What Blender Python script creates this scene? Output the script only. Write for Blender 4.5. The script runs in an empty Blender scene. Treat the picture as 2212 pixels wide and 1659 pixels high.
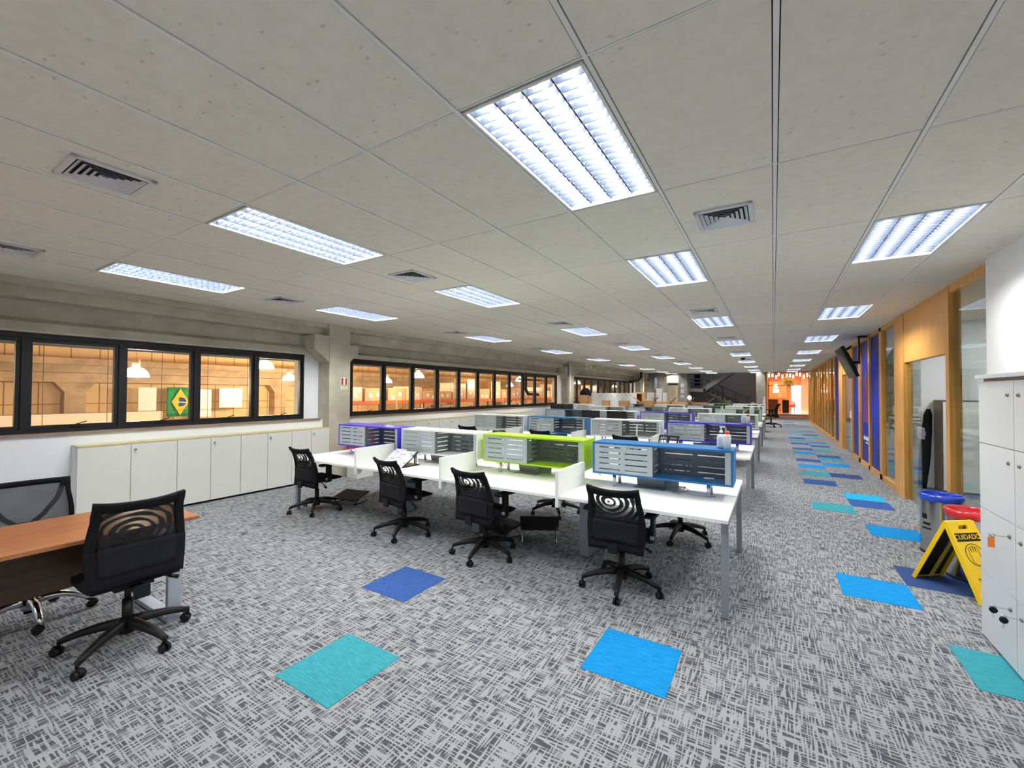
import bpy, bmesh, math, random
from mathutils import Vector, Matrix, noise as mnoise
random.seed(7)
S = bpy.context.scene
C = S.collection
PI = math.pi
# ---------------------------------------------------------------- camera, world, exposure
HC, CZ = 1.6716, 2.952
def cam_axes(yaw, pit, rol):
    cy, sy = math.cos(yaw), math.sin(yaw); cp, sp = math.cos(pit), math.sin(pit); cr, sr = math.cos(rol), math.sin(rol)
    F = Vector((sy*cp, cy*cp, sp)); r = Vector((cy, -sy, 0)); u = r.cross(F)
    return cr*r + sr*u, -sr*r + cr*u, F
_r, _u, _f = cam_axes(-.5417, .0175, .0047)
cam_d = bpy.data.cameras.new('camera'); cam = bpy.data.objects.new('camera', cam_d); C.objects.link(cam)
M3 = Matrix((_r, _u, -_f)).transposed()
cam.matrix_world = Matrix.Translation((0, 0, HC)) @ M3.to_4x4()
cam_d.sensor_width = 36; cam_d.sensor_fit = 'HORIZONTAL'
cam_d.lens = 907.2/2212*36
cam_d.shift_x = -18.5/2212; cam_d.shift_y = 0.7/2212
cam_d.clip_start = .05; cam_d.clip_end = 300
S.camera = cam
W = bpy.data.worlds.new('world'); S.world = W; W.use_nodes = True
W.node_tree.nodes['Background'].inputs[0].default_value = (.55, .62, .75, 1)
W.node_tree.nodes['Background'].inputs[1].default_value = .35
S.view_settings.view_transform = 'Standard'; S.view_settings.look = 'None'
S.view_settings.gamma = 1; S.view_settings.exposure = 1.15; S.view_settings.use_curve_mapping = False
TUBE = 60.0          # strength of the fluorescent tubes
S.cycles.max_bounces = 7; S.cycles.diffuse_bounces = 4; S.cycles.glossy_bounces = 3; S.cycles.adaptive_threshold = .03
S.cycles.transparent_max_bounces = 24; S.cycles.transmission_bounces = 4
S.cycles.sample_clamp_indirect = 6; S.cycles.caustics_reflective = False; S.cycles.caustics_refractive = False
def lamp(name, kind, loc, energy, color, size=.3, rot=None, sy=None):
    d = bpy.data.lights.new(name, kind); d.energy = energy; d.color = color
    if kind == 'AREA':
        d.size = size
        if sy: d.shape = 'RECTANGLE'; d.size_y = sy
    elif kind in ('POINT', 'SPOT'): d.shadow_soft_size = size
    o = bpy.data.objects.new(name, d); o.location = loc
    if rot: o.rotation_euler = rot
    C.objects.link(o); return o

# ---------------------------------------------------------------- materials
MATS = {}
def nt(name):
    m = bpy.data.materials.new(name); m.use_nodes = True
    t = m.node_tree; b = t.nodes['Principled BSDF']
    return m, t, b
def srgb(r, g, b):
    f = lambda c: ((c/255+.055)/1.055)**2.4 if c/255 > .04045 else c/255/12.92
    return (f(r), f(g), f(b), 1)
def nd(t, kind, **kw):
    n = t.nodes.new(kind)
    for k, v in kw.items(): setattr(n, k, v)
    return n
def lk(t, a, b): t.links.new(a, b)
def math_n(t, op, a=None, b=None, c=None):
    n = nd(t, 'ShaderNodeMath', operation=op)
    for i, x in enumerate((a, b, c)):
        if x is None: continue
        if isinstance(x, (int, float)): n.inputs[i].default_value = x
        else: lk(t, x, n.inputs[i])
    return n.outputs[0]
def mixc(t, fac, a, b):
    n = nd(t, 'ShaderNodeMix', data_type='RGBA')
    for i, x in ((0, fac), (6, a), (7, b)):
        if isinstance(x, (int, float)): n.inputs[i].default_value = x
        elif isinstance(x, tuple): n.inputs[i].default_value = x
        else: lk(t, x, n.inputs[i])
    return n.outputs[2]
def noise_n(t, vec, scale, detail=2, rough=.5, stretch=None):
    if stretch:
        mp = nd(t, 'ShaderNodeMapping'); mp.inputs['Scale'].default_value = stretch; lk(t, vec, mp.inputs[0]); vec = mp.outputs[0]
    n = nd(t, 'ShaderNodeTexNoise'); n.inputs['Scale'].default_value = scale; n.inputs['Detail'].default_value = detail
    n.inputs['Roughness'].default_value = rough; lk(t, vec, n.inputs['Vector']); return n.outputs['Fac']
def ramp(t, x, stops):
    n = nd(t, 'ShaderNodeValToRGB'); e = n.color_ramp.elements
    while len(e) < len(stops): e.new(.5)
    for i, (p, c) in enumerate(stops):
        e[i].position = p; e[i].color = c if isinstance(c, tuple) else (c, c, c, 1)
    lk(t, x, n.inputs[0]); return n.outputs[0]
def P(name, col, rough=.5, metal=0, var=.04, vs=6, bump=0, bs=60, spec=None, coat=0, emit=None, es=0):
    """plain painted / plastic / metal surface with a faint procedural variation"""
    if name in MATS: return MATS[name]
    m, t, b = nt(name); tc = nd(t, 'ShaderNodeTexCoord')
    f = noise_n(t, tc.outputs['Object'], vs, 3)
    lo = tuple(c*(1-var) for c in col[:3])+(1,); hi = tuple(min(1, c*(1+var)) for c in col[:3])+(1,)
    lk(t, mixc(t, f, lo, hi), b.inputs['Base Color'])
    b.inputs['Roughness'].default_value = rough; b.inputs['Metallic'].default_value = metal
    if spec is not None: b.inputs['Specular IOR Level'].default_value = spec
    if coat: b.inputs['Coat Weight'].default_value = coat
    if bump:
        bn = nd(t, 'ShaderNodeBump'); bn.inputs['Strength'].default_value = bump; bn.inputs['Distance'].default_value = .002
        lk(t, noise_n(t, tc.outputs['Object'], bs, 4), bn.inputs['Height']); lk(t, bn.outputs[0], b.inputs['Normal'])
    if emit:
        b.inputs['Emission Color'].default_value = emit; b.inputs['Emission Strength'].default_value = es
    MATS[name] = m; return m
def carpet_mat():
    m, t, b = nt('grey woven carpet'); tc = nd(t, 'ShaderNodeTexCoord'); v = tc.outputs['Object']
    warp = nd(t, 'ShaderNodeVectorMath', operation='SCALE'); wn = nd(t, 'ShaderNodeTexNoise'); wn.inputs['Scale'].default_value = 9
    lk(t, v, wn.inputs['Vector']); lk(t, wn.outputs['Color'], warp.inputs[0]); warp.inputs['Scale'].default_value = .004
    add = nd(t, 'ShaderNodeVectorMath', operation='ADD'); lk(t, v, add.inputs[0]); lk(t, warp.outputs[0], add.inputs[1]); v2 = add.outputs[0]
    a = noise_n(t, v2, 1, .6, .5, (8, 96, 1)); c = noise_n(t, v2, 1, .6, .5, (88, 8, 1))
    patch = noise_n(t, v, 5.5, 2, .6)
    d1 = ramp(t, a, [(.505, 0), (.55, 1)]); d2 = ramp(t, c, [(.505, 0), (.55, 1)])
    light = math_n(t, 'MAXIMUM', d1, d2)
    pat2 = ramp(t, patch, [(.28, .35), (.46, 0.0)])
    light = math_n(t, 'MAXIMUM', light, pat2)
    fib = noise_n(t, v, 420, 2)
    col = mixc(t, light, srgb(70, 70, 78), srgb(164, 167, 170))
    col2 = mixc(t, math_n(t, 'MULTIPLY', fib, .35), col, srgb(120, 124, 130))
    lk(t, col2, b.inputs['Base Color']); b.inputs['Roughness'].default_value = .95; b.inputs['Specular IOR Level'].default_value = .1
    bn = nd(t, 'ShaderNodeBump'); bn.inputs['Strength'].default_value = .5; bn.inputs['Distance'].default_value = .004
    lk(t, math_n(t, 'ADD', light, math_n(t, 'MULTIPLY', fib, .5)), bn.inputs['Height']); lk(t, bn.outputs[0], b.inputs['Normal'])
    return m
def tile_mat(name, col):
    m, t, b = nt(name); tc = nd(t, 'ShaderNodeTexCoord'); v = tc.outputs['Object']
    a = noise_n(t, v, 1, 2, .6, (12, 160, 1)); fib = noise_n(t, v, 380, 2)
    dk = tuple(c*.62 for c in col[:3])+(1,)
    f = math_n(t, 'ADD', math_n(t, 'MULTIPLY', ramp(t, a, [(.42, 0), (.56, 1)]), .6), math_n(t, 'MULTIPLY', fib, .5))
    lk(t, mixc(t, f, dk, col), b.inputs['Base Color']); b.inputs['Roughness'].default_value = .95; b.inputs['Specular IOR Level'].default_value = .1
    bn = nd(t, 'ShaderNodeBump'); bn.inputs['Strength'].default_value = .4; bn.inputs['Distance'].default_value = .003
    lk(t, f, bn.inputs['Height']); lk(t, bn.outputs[0], b.inputs['Normal']); return m
def ceiling_mat():
    m, t, b = nt('fissured ceiling panel'); tc = nd(t, 'ShaderNodeTexCoord'); v = tc.outputs['Object']
    blot = noise_n(t, v, 14, 4, .6); dots = nd(t, 'ShaderNodeTexVoronoi'); dots.inputs['Scale'].default_value = 11
    mp = nd(t, 'ShaderNodeMapping'); mp.inputs['Scale'].default_value = (1.0, 1.7, 1); lk(t, v, mp.inputs[0]); lk(t, mp.outputs[0], dots.inputs['Vector'])
    dd = ramp(t, dots.outputs['Distance'], [(.06, 1), (.17, 0)])
    gate = ramp(t, noise_n(t, v, 1.3, 1), [(.38, 0), (.5, 1)])
    spk = math_n(t, 'MULTIPLY', math_n(t, 'MULTIPLY', dd, gate), .34)
    base = mixc(t, blot, srgb(222, 217, 202), srgb(242, 238, 226))
    lk(t, mixc(t, spk, base, srgb(120, 112, 98)), b.inputs['Base Color']); b.inputs['Roughness'].default_value = .9
    b.inputs['Specular IOR Level'].default_value = .15
    bn = nd(t, 'ShaderNodeBump'); bn.inputs['Strength'].default_value = .25; bn.inputs['Distance'].default_value = .003
    lk(t, math_n(t, 'SUBTRACT', noise_n(t, v, 60, 4, .7), dd), bn.inputs['Height']); lk(t, bn.outputs[0], b.inputs['Normal']); return m
def concrete_mat(name, lo, hi, hs=1.0):
    if name in MATS: return MATS[name]
    m, t, b = nt(name); tc = nd(t, 'ShaderNodeTexCoord'); v = tc.outputs['Object']
    a = noise_n(t, v, 2.2*hs, 6, .65); s = noise_n(t, v, 1, 4, .6, (1.5, 1.2, 2.5)); g = noise_n(t, v, 40, 4, .7)
    f = math_n(t, 'ADD', math_n(t, 'MULTIPLY', a, .55), math_n(t, 'MULTIPLY', s, .45))
    c = mixc(t, ramp(t, f, [(.32, 0), (.68, 1)]), lo, hi)
    c = mixc(t, ramp(t, g, [(.64, 0), (.78, .22)]), c, tuple(x*.5 for x in lo[:3])+(1,))
    lk(t, c, b.inputs['Base Color']); b.inputs['Roughness'].default_value = .85
    bn = nd(t, 'ShaderNodeBump'); bn.inputs['Strength'].default_value = .35; bn.inputs['Distance'].default_value = .006
    lk(t, math_n(t, 'ADD', a, math_n(t, 'MULTIPLY', g, .5)), bn.inputs['Height']); lk(t, bn.outputs[0], b.inputs['Normal'])
    MATS[name] = m; return m
def wood_mat(name, lo, hi, axis='z', rough=.45, sc=1.0):
    if name in MATS: return MATS[name]
    m, t, b = nt(name); tc = nd(t, 'ShaderNodeTexCoord'); v = tc.outputs['Object']
    st = {'z': (28, 28, 1.6), 'y': (28, 1.6, 28), 'x': (1.6, 28, 28)}[axis]
    a = noise_n(t, v, .9*sc, 5, .65, st); bl = noise_n(t, v, 1.6, 3)
    f = math_n(t, 'ADD', math_n(t, 'MULTIPLY', a, .7), math_n(t, 'MULTIPLY', bl, .3))
    lk(t, mixc(t, ramp(t, f, [(.36, 0), (.64, 1)]), lo, hi), b.inputs['Base Color']); b.inputs['Roughness'].default_value = rough
    MATS[name] = m; return m
def glass_mat(name='clear window glass', tint=(.96, .99, .98, 1), refl=.9):
    if name in MATS: return MATS[name]
    m, t, b = nt(name); t.nodes.remove(b); out = [n for n in t.nodes if n.type == 'OUTPUT_MATERIAL'][0]
    tr = nd(t, 'ShaderNodeBsdfTransparent'); tr.inputs[0].default_value = tint
    gl = nd(t, 'ShaderNodeBsdfGlossy'); gl.inputs['Roughness'].default_value = .02; gl.inputs['Color'].default_value = (refl, refl, refl, 1)
    lw = nd(t, 'ShaderNodeLayerWeight'); mx = nd(t, 'ShaderNodeMixShader')
    fr = math_n(t, 'ADD', math_n(t, 'MULTIPLY', math_n(t, 'POWER', lw.outputs['Facing'], 5.0), .93), .035)
    tcn = nd(t, 'ShaderNodeTexCoord'); wv = noise_n(t, tcn.outputs['Object'], 1.5, 1)
    bn = nd(t, 'ShaderNodeBump'); bn.inputs['Strength'].default_value = .02; lk(t, wv, bn.inputs['Height']); lk(t, bn.outputs[0], gl.inputs['Normal'])
    lk(t, fr, mx.inputs[0]); lk(t, tr.outputs[0], mx.inputs[1]); lk(t, gl.outputs[0], mx.inputs[2]); lk(t, mx.outputs[0], out.inputs[0])
    MATS[name] = m; return m
def mesh_fabric_mat(name, openness, rings=True, col=(.012, .012, .014, 1)):
    """two layers of black netting: their moire is painted in as ring shaped see-through bands"""
    if name in MATS: return MATS[name]
    m, t, b = nt(name); out = [n for n in t.nodes if n.type == 'OUTPUT_MATERIAL'][0]
    b.inputs['Base Color'].default_value = col; b.inputs['Roughness'].default_value = .8
    tr = nd(t, 'ShaderNodeBsdfTransparent'); mx = nd(t, 'ShaderNodeMixShader')
    tc = nd(t, 'ShaderNodeTexCoord'); v = tc.outputs['Object']
    if rings:  # fixed opacity pattern imitating the moire between the layers
        w = nd(t, 'ShaderNodeTexWave', wave_type='RINGS', rings_direction='SPHERICAL'); mp = nd(t, 'ShaderNodeMapping')
        mp.inputs['Location'].default_value = (.035, .054, -.975); mp.inputs['Scale'].default_value = (1, .2, 1.25)
        lk(t, v, mp.inputs[0]); lk(t, mp.outputs[0], w.inputs['Vector']); w.inputs['Scale'].default_value = 6.5; w.inputs['Distortion'].default_value = 3.5
        w.inputs['Detail'].default_value = 1; w.inputs['Detail Scale'].default_value = .55
        w2 = nd(t, 'ShaderNodeTexWave', wave_type='BANDS', bands_direction='DIAGONAL'); mp2 = nd(t, 'ShaderNodeMapping'); mp2.inputs['Scale'].default_value = (1, .1, -1.3)
        lk(t, v, mp2.inputs[0]); lk(t, mp2.outputs[0], w2.inputs['Vector']); w2.inputs['Scale'].default_value = 3.2; w2.inputs['Distortion'].default_value = 6; w2.inputs['Detail Scale'].default_value = .8
        both = math_n(t, 'ADD', math_n(t, 'MULTIPLY', w.outputs['Fac'], .62), math_n(t, 'MULTIPLY', w2.outputs['Fac'], .38))
        op = math_n(t, 'MULTIPLY', ramp(t, both, [(.38, .08), (.70, .95)]), openness)
        sep = nd(t, 'ShaderNodeSeparateXYZ'); lk(t, v, sep.inputs[0])
        op = math_n(t, 'MULTIPLY', op, ramp(t, sep.outputs[2], [(.64, .10), (.74, 1)]))
    else:
        op = math_n(t, 'ADD', math_n(t, 'MULTIPLY', noise_n(t, v, 8, 2), .1), openness)
    fac = math_n(t, 'SUBTRACT', 1.0, op)
    lk(t, fac, mx.inputs[0]); lk(t, tr.outputs[0], mx.inputs[1]); lk(t, b.outputs[0], mx.inputs[2]); lk(t, mx.outputs[0], out.inputs[0])
    MATS[name] = m; return m
def emit_mat(name, col, s):
    if name in MATS: return MATS[name]
    m, t, b = nt(name); b.inputs['Base Color'].default_value = (.8, .8, .8, 1)
    b.inputs['Emission Color'].default_value = col; b.inputs['Emission Strength'].default_value = s
    MATS[name] = m; return m

m_carpet = carpet_mat(); m_ceil = ceiling_mat()
m_tbar = P('ceiling grid metal', srgb(232, 234, 230), .5); m_gap = P('ceiling joint shadow gap', srgb(58, 55, 50), .9)
m_white = P('white laminate', srgb(240, 243, 238), .4, var=.01); m_wall = P('white wall paint', srgb(236, 239, 244), .8, var=.015, bump=.05)
m_cab = P('off white cabinet laminate', srgb(224, 226, 220), .45, var=.015); m_edge = P('yellowed cabinet edge band', srgb(214, 206, 160), .5, var=.1)
m_conc = concrete_mat('raw concrete', srgb(166, 161, 142), srgb(212, 208, 190)); m_concd = concrete_mat('dark raw concrete', srgb(104, 102, 94), srgb(150, 148, 138))
m_concw = concrete_mat('warehouse concrete', srgb(150, 128, 100), srgb(206, 180, 146))
m_blackal = P('black window aluminium', srgb(26, 27, 30), .4, var=.1, spec=.4)
m_glass = glass_mat(); m_gglass = glass_mat('partition glass', (.93, .98, .95, 1), .8)
m_oak = wood_mat('honey oak veneer', srgb(196, 138, 62), srgb(228, 172, 92), 'z', .4); m_oakf = wood_mat('oak header board', srgb(190, 132, 60), srgb(222, 166, 88), 'y', .4)
m_black = P('black nylon', srgb(18, 18, 20), .5, var=.1, spec=.35); m_blackf = P('black upholstery', srgb(24, 24, 28), .9, var=.15, bump=.3, bs=500, spec=.2)
m_pad = P('charcoal back pad fabric', srgb(30, 31, 36), .85, var=.15, bump=.3, bs=500, spec=.2)
m_chrome = P('chromed steel', (.75, .76, .78, 1), .16, 1, var=.02); m_alu = P('grey powder coated steel', srgb(146, 152, 160), .45, .3, var=.03)
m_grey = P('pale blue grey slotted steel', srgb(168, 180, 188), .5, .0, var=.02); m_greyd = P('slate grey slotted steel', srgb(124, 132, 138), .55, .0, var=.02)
m_taupe = P('taupe laminate', srgb(112, 98, 92), .5, var=.05)
COLS = {'blue': P('petrol blue lacquer', srgb(22, 104, 166), .35, var=.02), 'green': P('lime green lacquer', srgb(156, 196, 22), .4, var=.02),
        'white': m_white, 'purple': P('violet blue lacquer', srgb(58, 52, 200), .35, var=.02), 'olive': P('olive green lacquer', srgb(118, 150, 62), .4, var=.02),
        'slate': P('slate blue lacquer', srgb(74, 104, 130), .4, var=.02), 'dark': P('dark grey lacquer', srgb(60, 62, 66), .4, var=.02)}

# ---------------------------------------------------------------- geometry helpers
class MB:
    def __init__(s): s.bm = bmesh.new()
    def box(s, x0, x1, y0, y1, z0, z1, bev=0, mi=0, rot=None, piv=None):
        r = bmesh.ops.create_cube(s.bm, size=1); vs = r['verts']
        for v in vs: v.co = Vector(((x0+x1)/2+v.co.x*(x1-x0), (y0+y1)/2+v.co.y*(y1-y0), (z0+z1)/2+v.co.z*(z1-z0)))
        fs = list({f for v in vs for f in v.link_faces})
        for f in fs: f.material_index = mi
        if bev:
            es = list({e for v in vs for e in v.link_edges})
            rr = bmesh.ops.bevel(s.bm, geom=es, offset=bev, segments=2, affect='EDGES', profile=.7); vs = rr['verts']
            for f in rr['faces']: f.material_index = mi
            vs = list({v for f in rr['faces'] for v in f.verts} | set(v for v in vs if v.is_valid))
        if rot is not None:
            allv = vs
            M = rot if isinstance(rot, Matrix) else Matrix.Rotation(rot, 3, 'Z')
            p = Vector(piv) if piv else Vector(((x0+x1)/2, (y0+y1)/2, (z0+z1)/2))
            for v in allv: v.co = M @ (v.co-p)+p
        return s
    def cyl(s, p0, p1, r0, r1=None, seg=16, mi=0, caps=True):
        p0, p1 = Vector(p0), Vector(p1); r1 = r0 if r1 is None else r1; d = (p1-p0); L = d.length
        q = d.to_track_quat('Z', 'Y'); a = []; b = []
        for i in range(seg):
            t = 2*PI*i/seg; e = Vector((math.cos(t), math.sin(t), 0))
            a.append(s.bm.verts.new(p0+q@(e*r0))); b.append(s.bm.verts.new(p1+q@(e*r1)))
        for i in range(seg):
            j = (i+1) % seg; f = s.bm.faces.new((a[i], a[j], b[j], b[i])); f.smooth = True; f.material_index = mi
        if caps:
            s.bm.faces.new(a[::-1]).material_index = mi; s.bm.faces.new(b).material_index = mi
        return s
    def tube(s, pts, r, seg=8, mi=0):
        pts = [Vector(p) for p in pts]; rings = []; n = len(pts); up = Vector((0, 0, 1))
        for i, p in enumerate(pts):
            d = (pts[min(i+1, n-1)]-pts[max(i-1, 0)]).normalized()
            x = d.cross(up); x = x.normalized() if x.length > 1e-3 else Vector((1, 0, 0)); y = x.cross(d).normalized()
            rr = r[i] if isinstance(r, (list, tuple)) else r
            rings.append([s.bm.verts.new(p+(x*math.cos(2*PI*k/seg)+y*math.sin(2*PI*k/seg))*rr) for k in range(seg)])
        for a, b in zip(rings, rings[1:]):
            for k in range(seg):
                f = s.bm.faces.new((a[k], a[(k+1) % seg], b[(k+1) % seg], b[k])); f.smooth = True; f.material_index = mi
        s.bm.faces.new(rings[0][::-1]).material_index = mi; s.bm.faces.new(rings[-1]).material_index = mi
        return s
    def lathe(s, prof, c=(0, 0, 0), seg=24, mi=0, sx=1, sy=1):
        rings = []
        for r, z in prof: rings.append([s.bm.verts.new((c[0]+sx*r*math.cos(2*PI*k/seg), c[1]+sy*r*math.sin(2*PI*k/seg), c[2]+z)) for k in range(seg)])
        for a, b in zip(rings, rings[1:]):
            for k in range(seg):
                f = s.bm.faces.new((a[k], a[(k+1) % seg], b[(k+1) % seg], b[k])); f.smooth = True; f.material_index = mi
        if prof[0][0] > 1e-4: s.bm.faces.new(rings[0][::-1]).material_index = mi
        if prof[-1][0] > 1e-4: s.bm.faces.new(rings[-1]).material_index = mi
        return s
    def prism(s, poly, axis, a, b, mi=0):
        """poly: 2-D outline extruded from a to b along axis ('x': (y,z) outline, 'y': (x,z), 'z': (x,y))"""
        f3 = {'x': lambda p, t: (t, p[0], p[1]), 'y': lambda p, t: (p[0], t, p[1]), 'z': lambda p, t: (p[0], p[1], t)}[axis]
        A = [s.bm.verts.new(f3(p, a)) for p in poly]; B = [s.bm.verts.new(f3(p, b)) for p in poly]; n = len(poly)
        fs = [s.bm.faces.new(A[::-1]), s.bm.faces.new(B)]+[s.bm.faces.new((A[i], A[(i+1) % n], B[(i+1) % n], B[i])) for i in range(n)]
        for f in fs: f.material_index = mi
        bmesh.ops.recalc_face_normals(s.bm, faces=fs); return s
    def sheet(s, fn, u0, u1, v0, v1, nu, nv, th, mi=0):
        """closed curved slab: fn(u,v) -> point, thickened along the local normal"""
        P0 = [[Vector(fn(u0+(u1-u0)*i/nu, v0+(v1-v0)*j/nv)) for j in range(nv+1)] for i in range(nu+1)]
        def nrm(i, j):
            du = P0[min(i+1, nu)][j]-P0[max(i-1, 0)][j]; dv = P0[i][min(j+1, nv)]-P0[i][max(j-1, 0)]
            return du.cross(dv).normalized()
        A = [[s.bm.verts.new(P0[i][j]+nrm(i, j)*th/2) for j in range(nv+1)] for i in range(nu+1)]
        B = [[s.bm.verts.new(P0[i][j]-nrm(i, j)*th/2) for j in range(nv+1)] for i in range(nu+1)]
        fs = []
        for i in range(nu):
            for j in range(nv):
                fs.append(s.bm.faces.new((A[i][j], A[i+1][j], A[i+1][j+1], A[i][j+1]))); fs.append(s.bm.faces.new((B[i][j+1], B[i+1][j+1], B[i+1][j], B[i][j])))
        for i in range(nu):
            fs.append(s.bm.faces.new((B[i][0], B[i+1][0], A[i+1][0], A[i][0]))); fs.append(s.bm.faces.new((A[i][nv], A[i+1][nv], B[i+1][nv], B[i][nv])))
        for j in range(nv):
            fs.append(s.bm.faces.new((A[0][j], A[0][j+1], B[0][j+1], B[0][j]))); fs.append(s.bm.faces.new((B[nu][j], B[nu][j+1], A[nu][j+1], A[nu][j])))
        for f in fs: f.smooth = True; f.material_index = mi
        return s
    def build(s, name, mats, parent=None, loc=None, smooth=None):
        bmesh.ops.recalc_face_normals(s.bm, faces=s.bm.faces)
        me = bpy.data.meshes.new(name); s.bm.to_mesh(me); s.bm.free()
        for m in (mats if isinstance(mats, (list, tuple)) else [mats]): me.materials.append(m)
        o = bpy.data.objects.new(name, me); C.objects.link(o)
        if parent: o.parent = parent
        if loc: o.location = loc
        if smooth:
            me.shade_smooth() if hasattr(me, 'shade_smooth') else None
            try: me.set_sharp_from_angle(angle=math.radians(smooth))
            except Exception: pass
        return o
def thing(name, label, cat, loc=(0, 0, 0), rz=0, group=None):
    o = bpy.data.objects.new(name, None); C.objects.link(o); o.empty_display_size = .1
    o.location = loc; o.rotation_euler = (0, 0, rz); return tag(o, label, cat, group)
def tag(o, label=None, cat=None, group=None, kind=None):
    if label: o['label'] = label
    if cat: o['category'] = cat
    if group: o['group'] = group
    if kind: o['kind'] = kind
    return o
def struct(name, mb, mats, label=None, parent=None):
    o = mb.build(name, mats, parent)
    if not parent: o['kind'] = 'structure'
    if label: o['label'] = label
    return o
KIDS = {}
def dup(root, loc, rz, label, group=None):
    def cp(o, par):
        c = o.copy(); C.objects.link(c); c.parent = par
        for ch in list(o.children): cp(ch, c)
        return c
    kids = list(root.children); r = root.copy(); C.objects.link(r); r.parent = None
    r.location = loc; r.rotation_euler = (0, 0, rz); r['label'] = label
    if group: r['group'] = group
    for ch in kids: cp(ch, r)
    return r
def text_mesh(txt, size, depth, mat, name, parent, M, sx=1):
    cu = bpy.data.curves.new(name, 'FONT'); cu.body = txt; cu.size = size; cu.extrude = depth; cu.align_x = 'CENTER'; cu.align_y = 'CENTER'
    to = bpy.data.objects.new(name+'_t', cu); C.objects.link(to)
    dg = bpy.context.evaluated_depsgraph_get(); me = bpy.data.meshes.new_from_object(to.evaluated_get(dg)); bpy.data.objects.remove(to)
    me.materials.clear(); me.materials.append(mat); me.transform(M @ Matrix.Diagonal((sx, 1, 1, 1)))
    o = bpy.data.objects.new(name, me); C.objects.link(o); o.parent = parent; return o

# ================================================================ SETTING
XL, XR, YB, YE = -7.6, 1.80, -3.6, 30.3       # window plane, partition plane, rear wall, far wall
GX, GY = .015, 1.4787                          # ceiling grid origin
# floor
mb = MB(); mb.box(-7.75, 5.2, YB, 36.0, -.12, 0); struct('floor', mb, m_carpet)
# ceiling panels and grid
LROWS = [0, 2, 5, 8, 11, 14, 17, 20, 22]; LCOLS = [-10, -6, -2, 1]
lights = [(c, r) for c in LCOLS for r in LROWS if not (c == 1 and r == 0)]+[(c, -3) for c in LCOLS]  # row behind the camera is unseen, put in to light the near end
lset = set(lights)
mb = MB(); bars = MB()
xs0, xs1 = -7.32, XR
for j in range(-12, 3):
    for r in range(-5, 23):
        if (j, r) in lset: continue
        x0, x1 = max(GX+j*.625, xs0), min(GX+(j+1)*.625, xs1); y0, y1 = max(GY+r*1.25, YB), min(GY+(r+1)*1.25, YE)
        if x1-x0 < .03 or y1-y0 < .03: continue
        q = .014; p = .0075
        mb.box(x0+q, x1-q, y0+p, y1-p, CZ, CZ+.015)
for j in range(-11, 3):
    x = GX+j*.625; bars.box(x-.0175, x+.0175, YB, YE, CZ+.006, CZ+.012, mi=1); bars.box(x-.0095, x+.0095, YB, YE, CZ-.004, CZ+.006)
for r in range(-4, 24):
    y = GY+r*1.25; w = .016 if r == 0 else .012
    bars.box(xs0, xs1, y-.012, y+.012, CZ+.0055, CZ+.011, mi=1); bars.box(xs0, xs1, y-w*.28, y+w*.28, CZ-.001, CZ+.0055)
struct('ceiling', mb, m_ceil); struct('trim_1', bars, [m_tbar, m_gap], 'metal grid between the ceiling panels')
mb = MB(); mb.box(-7.9, 5.4, YB-.1, YE+.2, 3.35, 3.45); struct('ceiling_slab', mb, m_concd)

# ---- left side: concrete beam, columns, low wall, window bands
for k, (ya, yb) in enumerate(((YB, 4.98), (5.44, 15.97), (16.43, 26.97), (27.43, YE))):
    prof = [(-7.28, 3.35), (-7.28, 2.85), (-7.43, 2.85), (-7.43, 2.65), (-7.68, 2.65), (-7.68, 2.48), (-7.52, 2.43), (-7.52, 2.345), (-7.95, 2.345), (-7.95, 3.35)]
    if k == 0: prof = [(-7.32, 3.35), (-7.32, 2.93), (-7.32, 2.87), (-7.44, 2.87), (-7.44, 2.74), (-7.68, 2.74), (-7.68, 2.53), (-7.54, 2.47), (-7.49, 2.37), (-7.49, 2.345), (-7.95, 2.345), (-7.95, 3.35)]
    mb = MB(); mb.prism(prof, 'y', ya, yb); o = struct('concrete_beam', mb, m_conc, 'stepped raw concrete beam running above the window band')
for k, yc in enumerate((5.21, 16.2, 27.2)):
    mb = MB(); mb.box(-7.95, -7.25, yc-.23, yc+.23, 0, 3.35, .012)
    for s in (-1, 1):
        a, b = (yc+s*.23, yc+s*(.53 if s < 0 else .42)); z0, z1, z2 = (2.72, 2.45, 2.22) if s < 0 else (2.60, 2.40, 2.24)
        mb.prism([(a, z0), (b, z0), (b, z1), (b-s*.10, z1-.07), (a, z2)], 'x', -7.9, -7.27)
    o = struct('concrete_column', mb, m_conc, 'raw concrete column with bracket shoulders by the windows')
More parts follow.
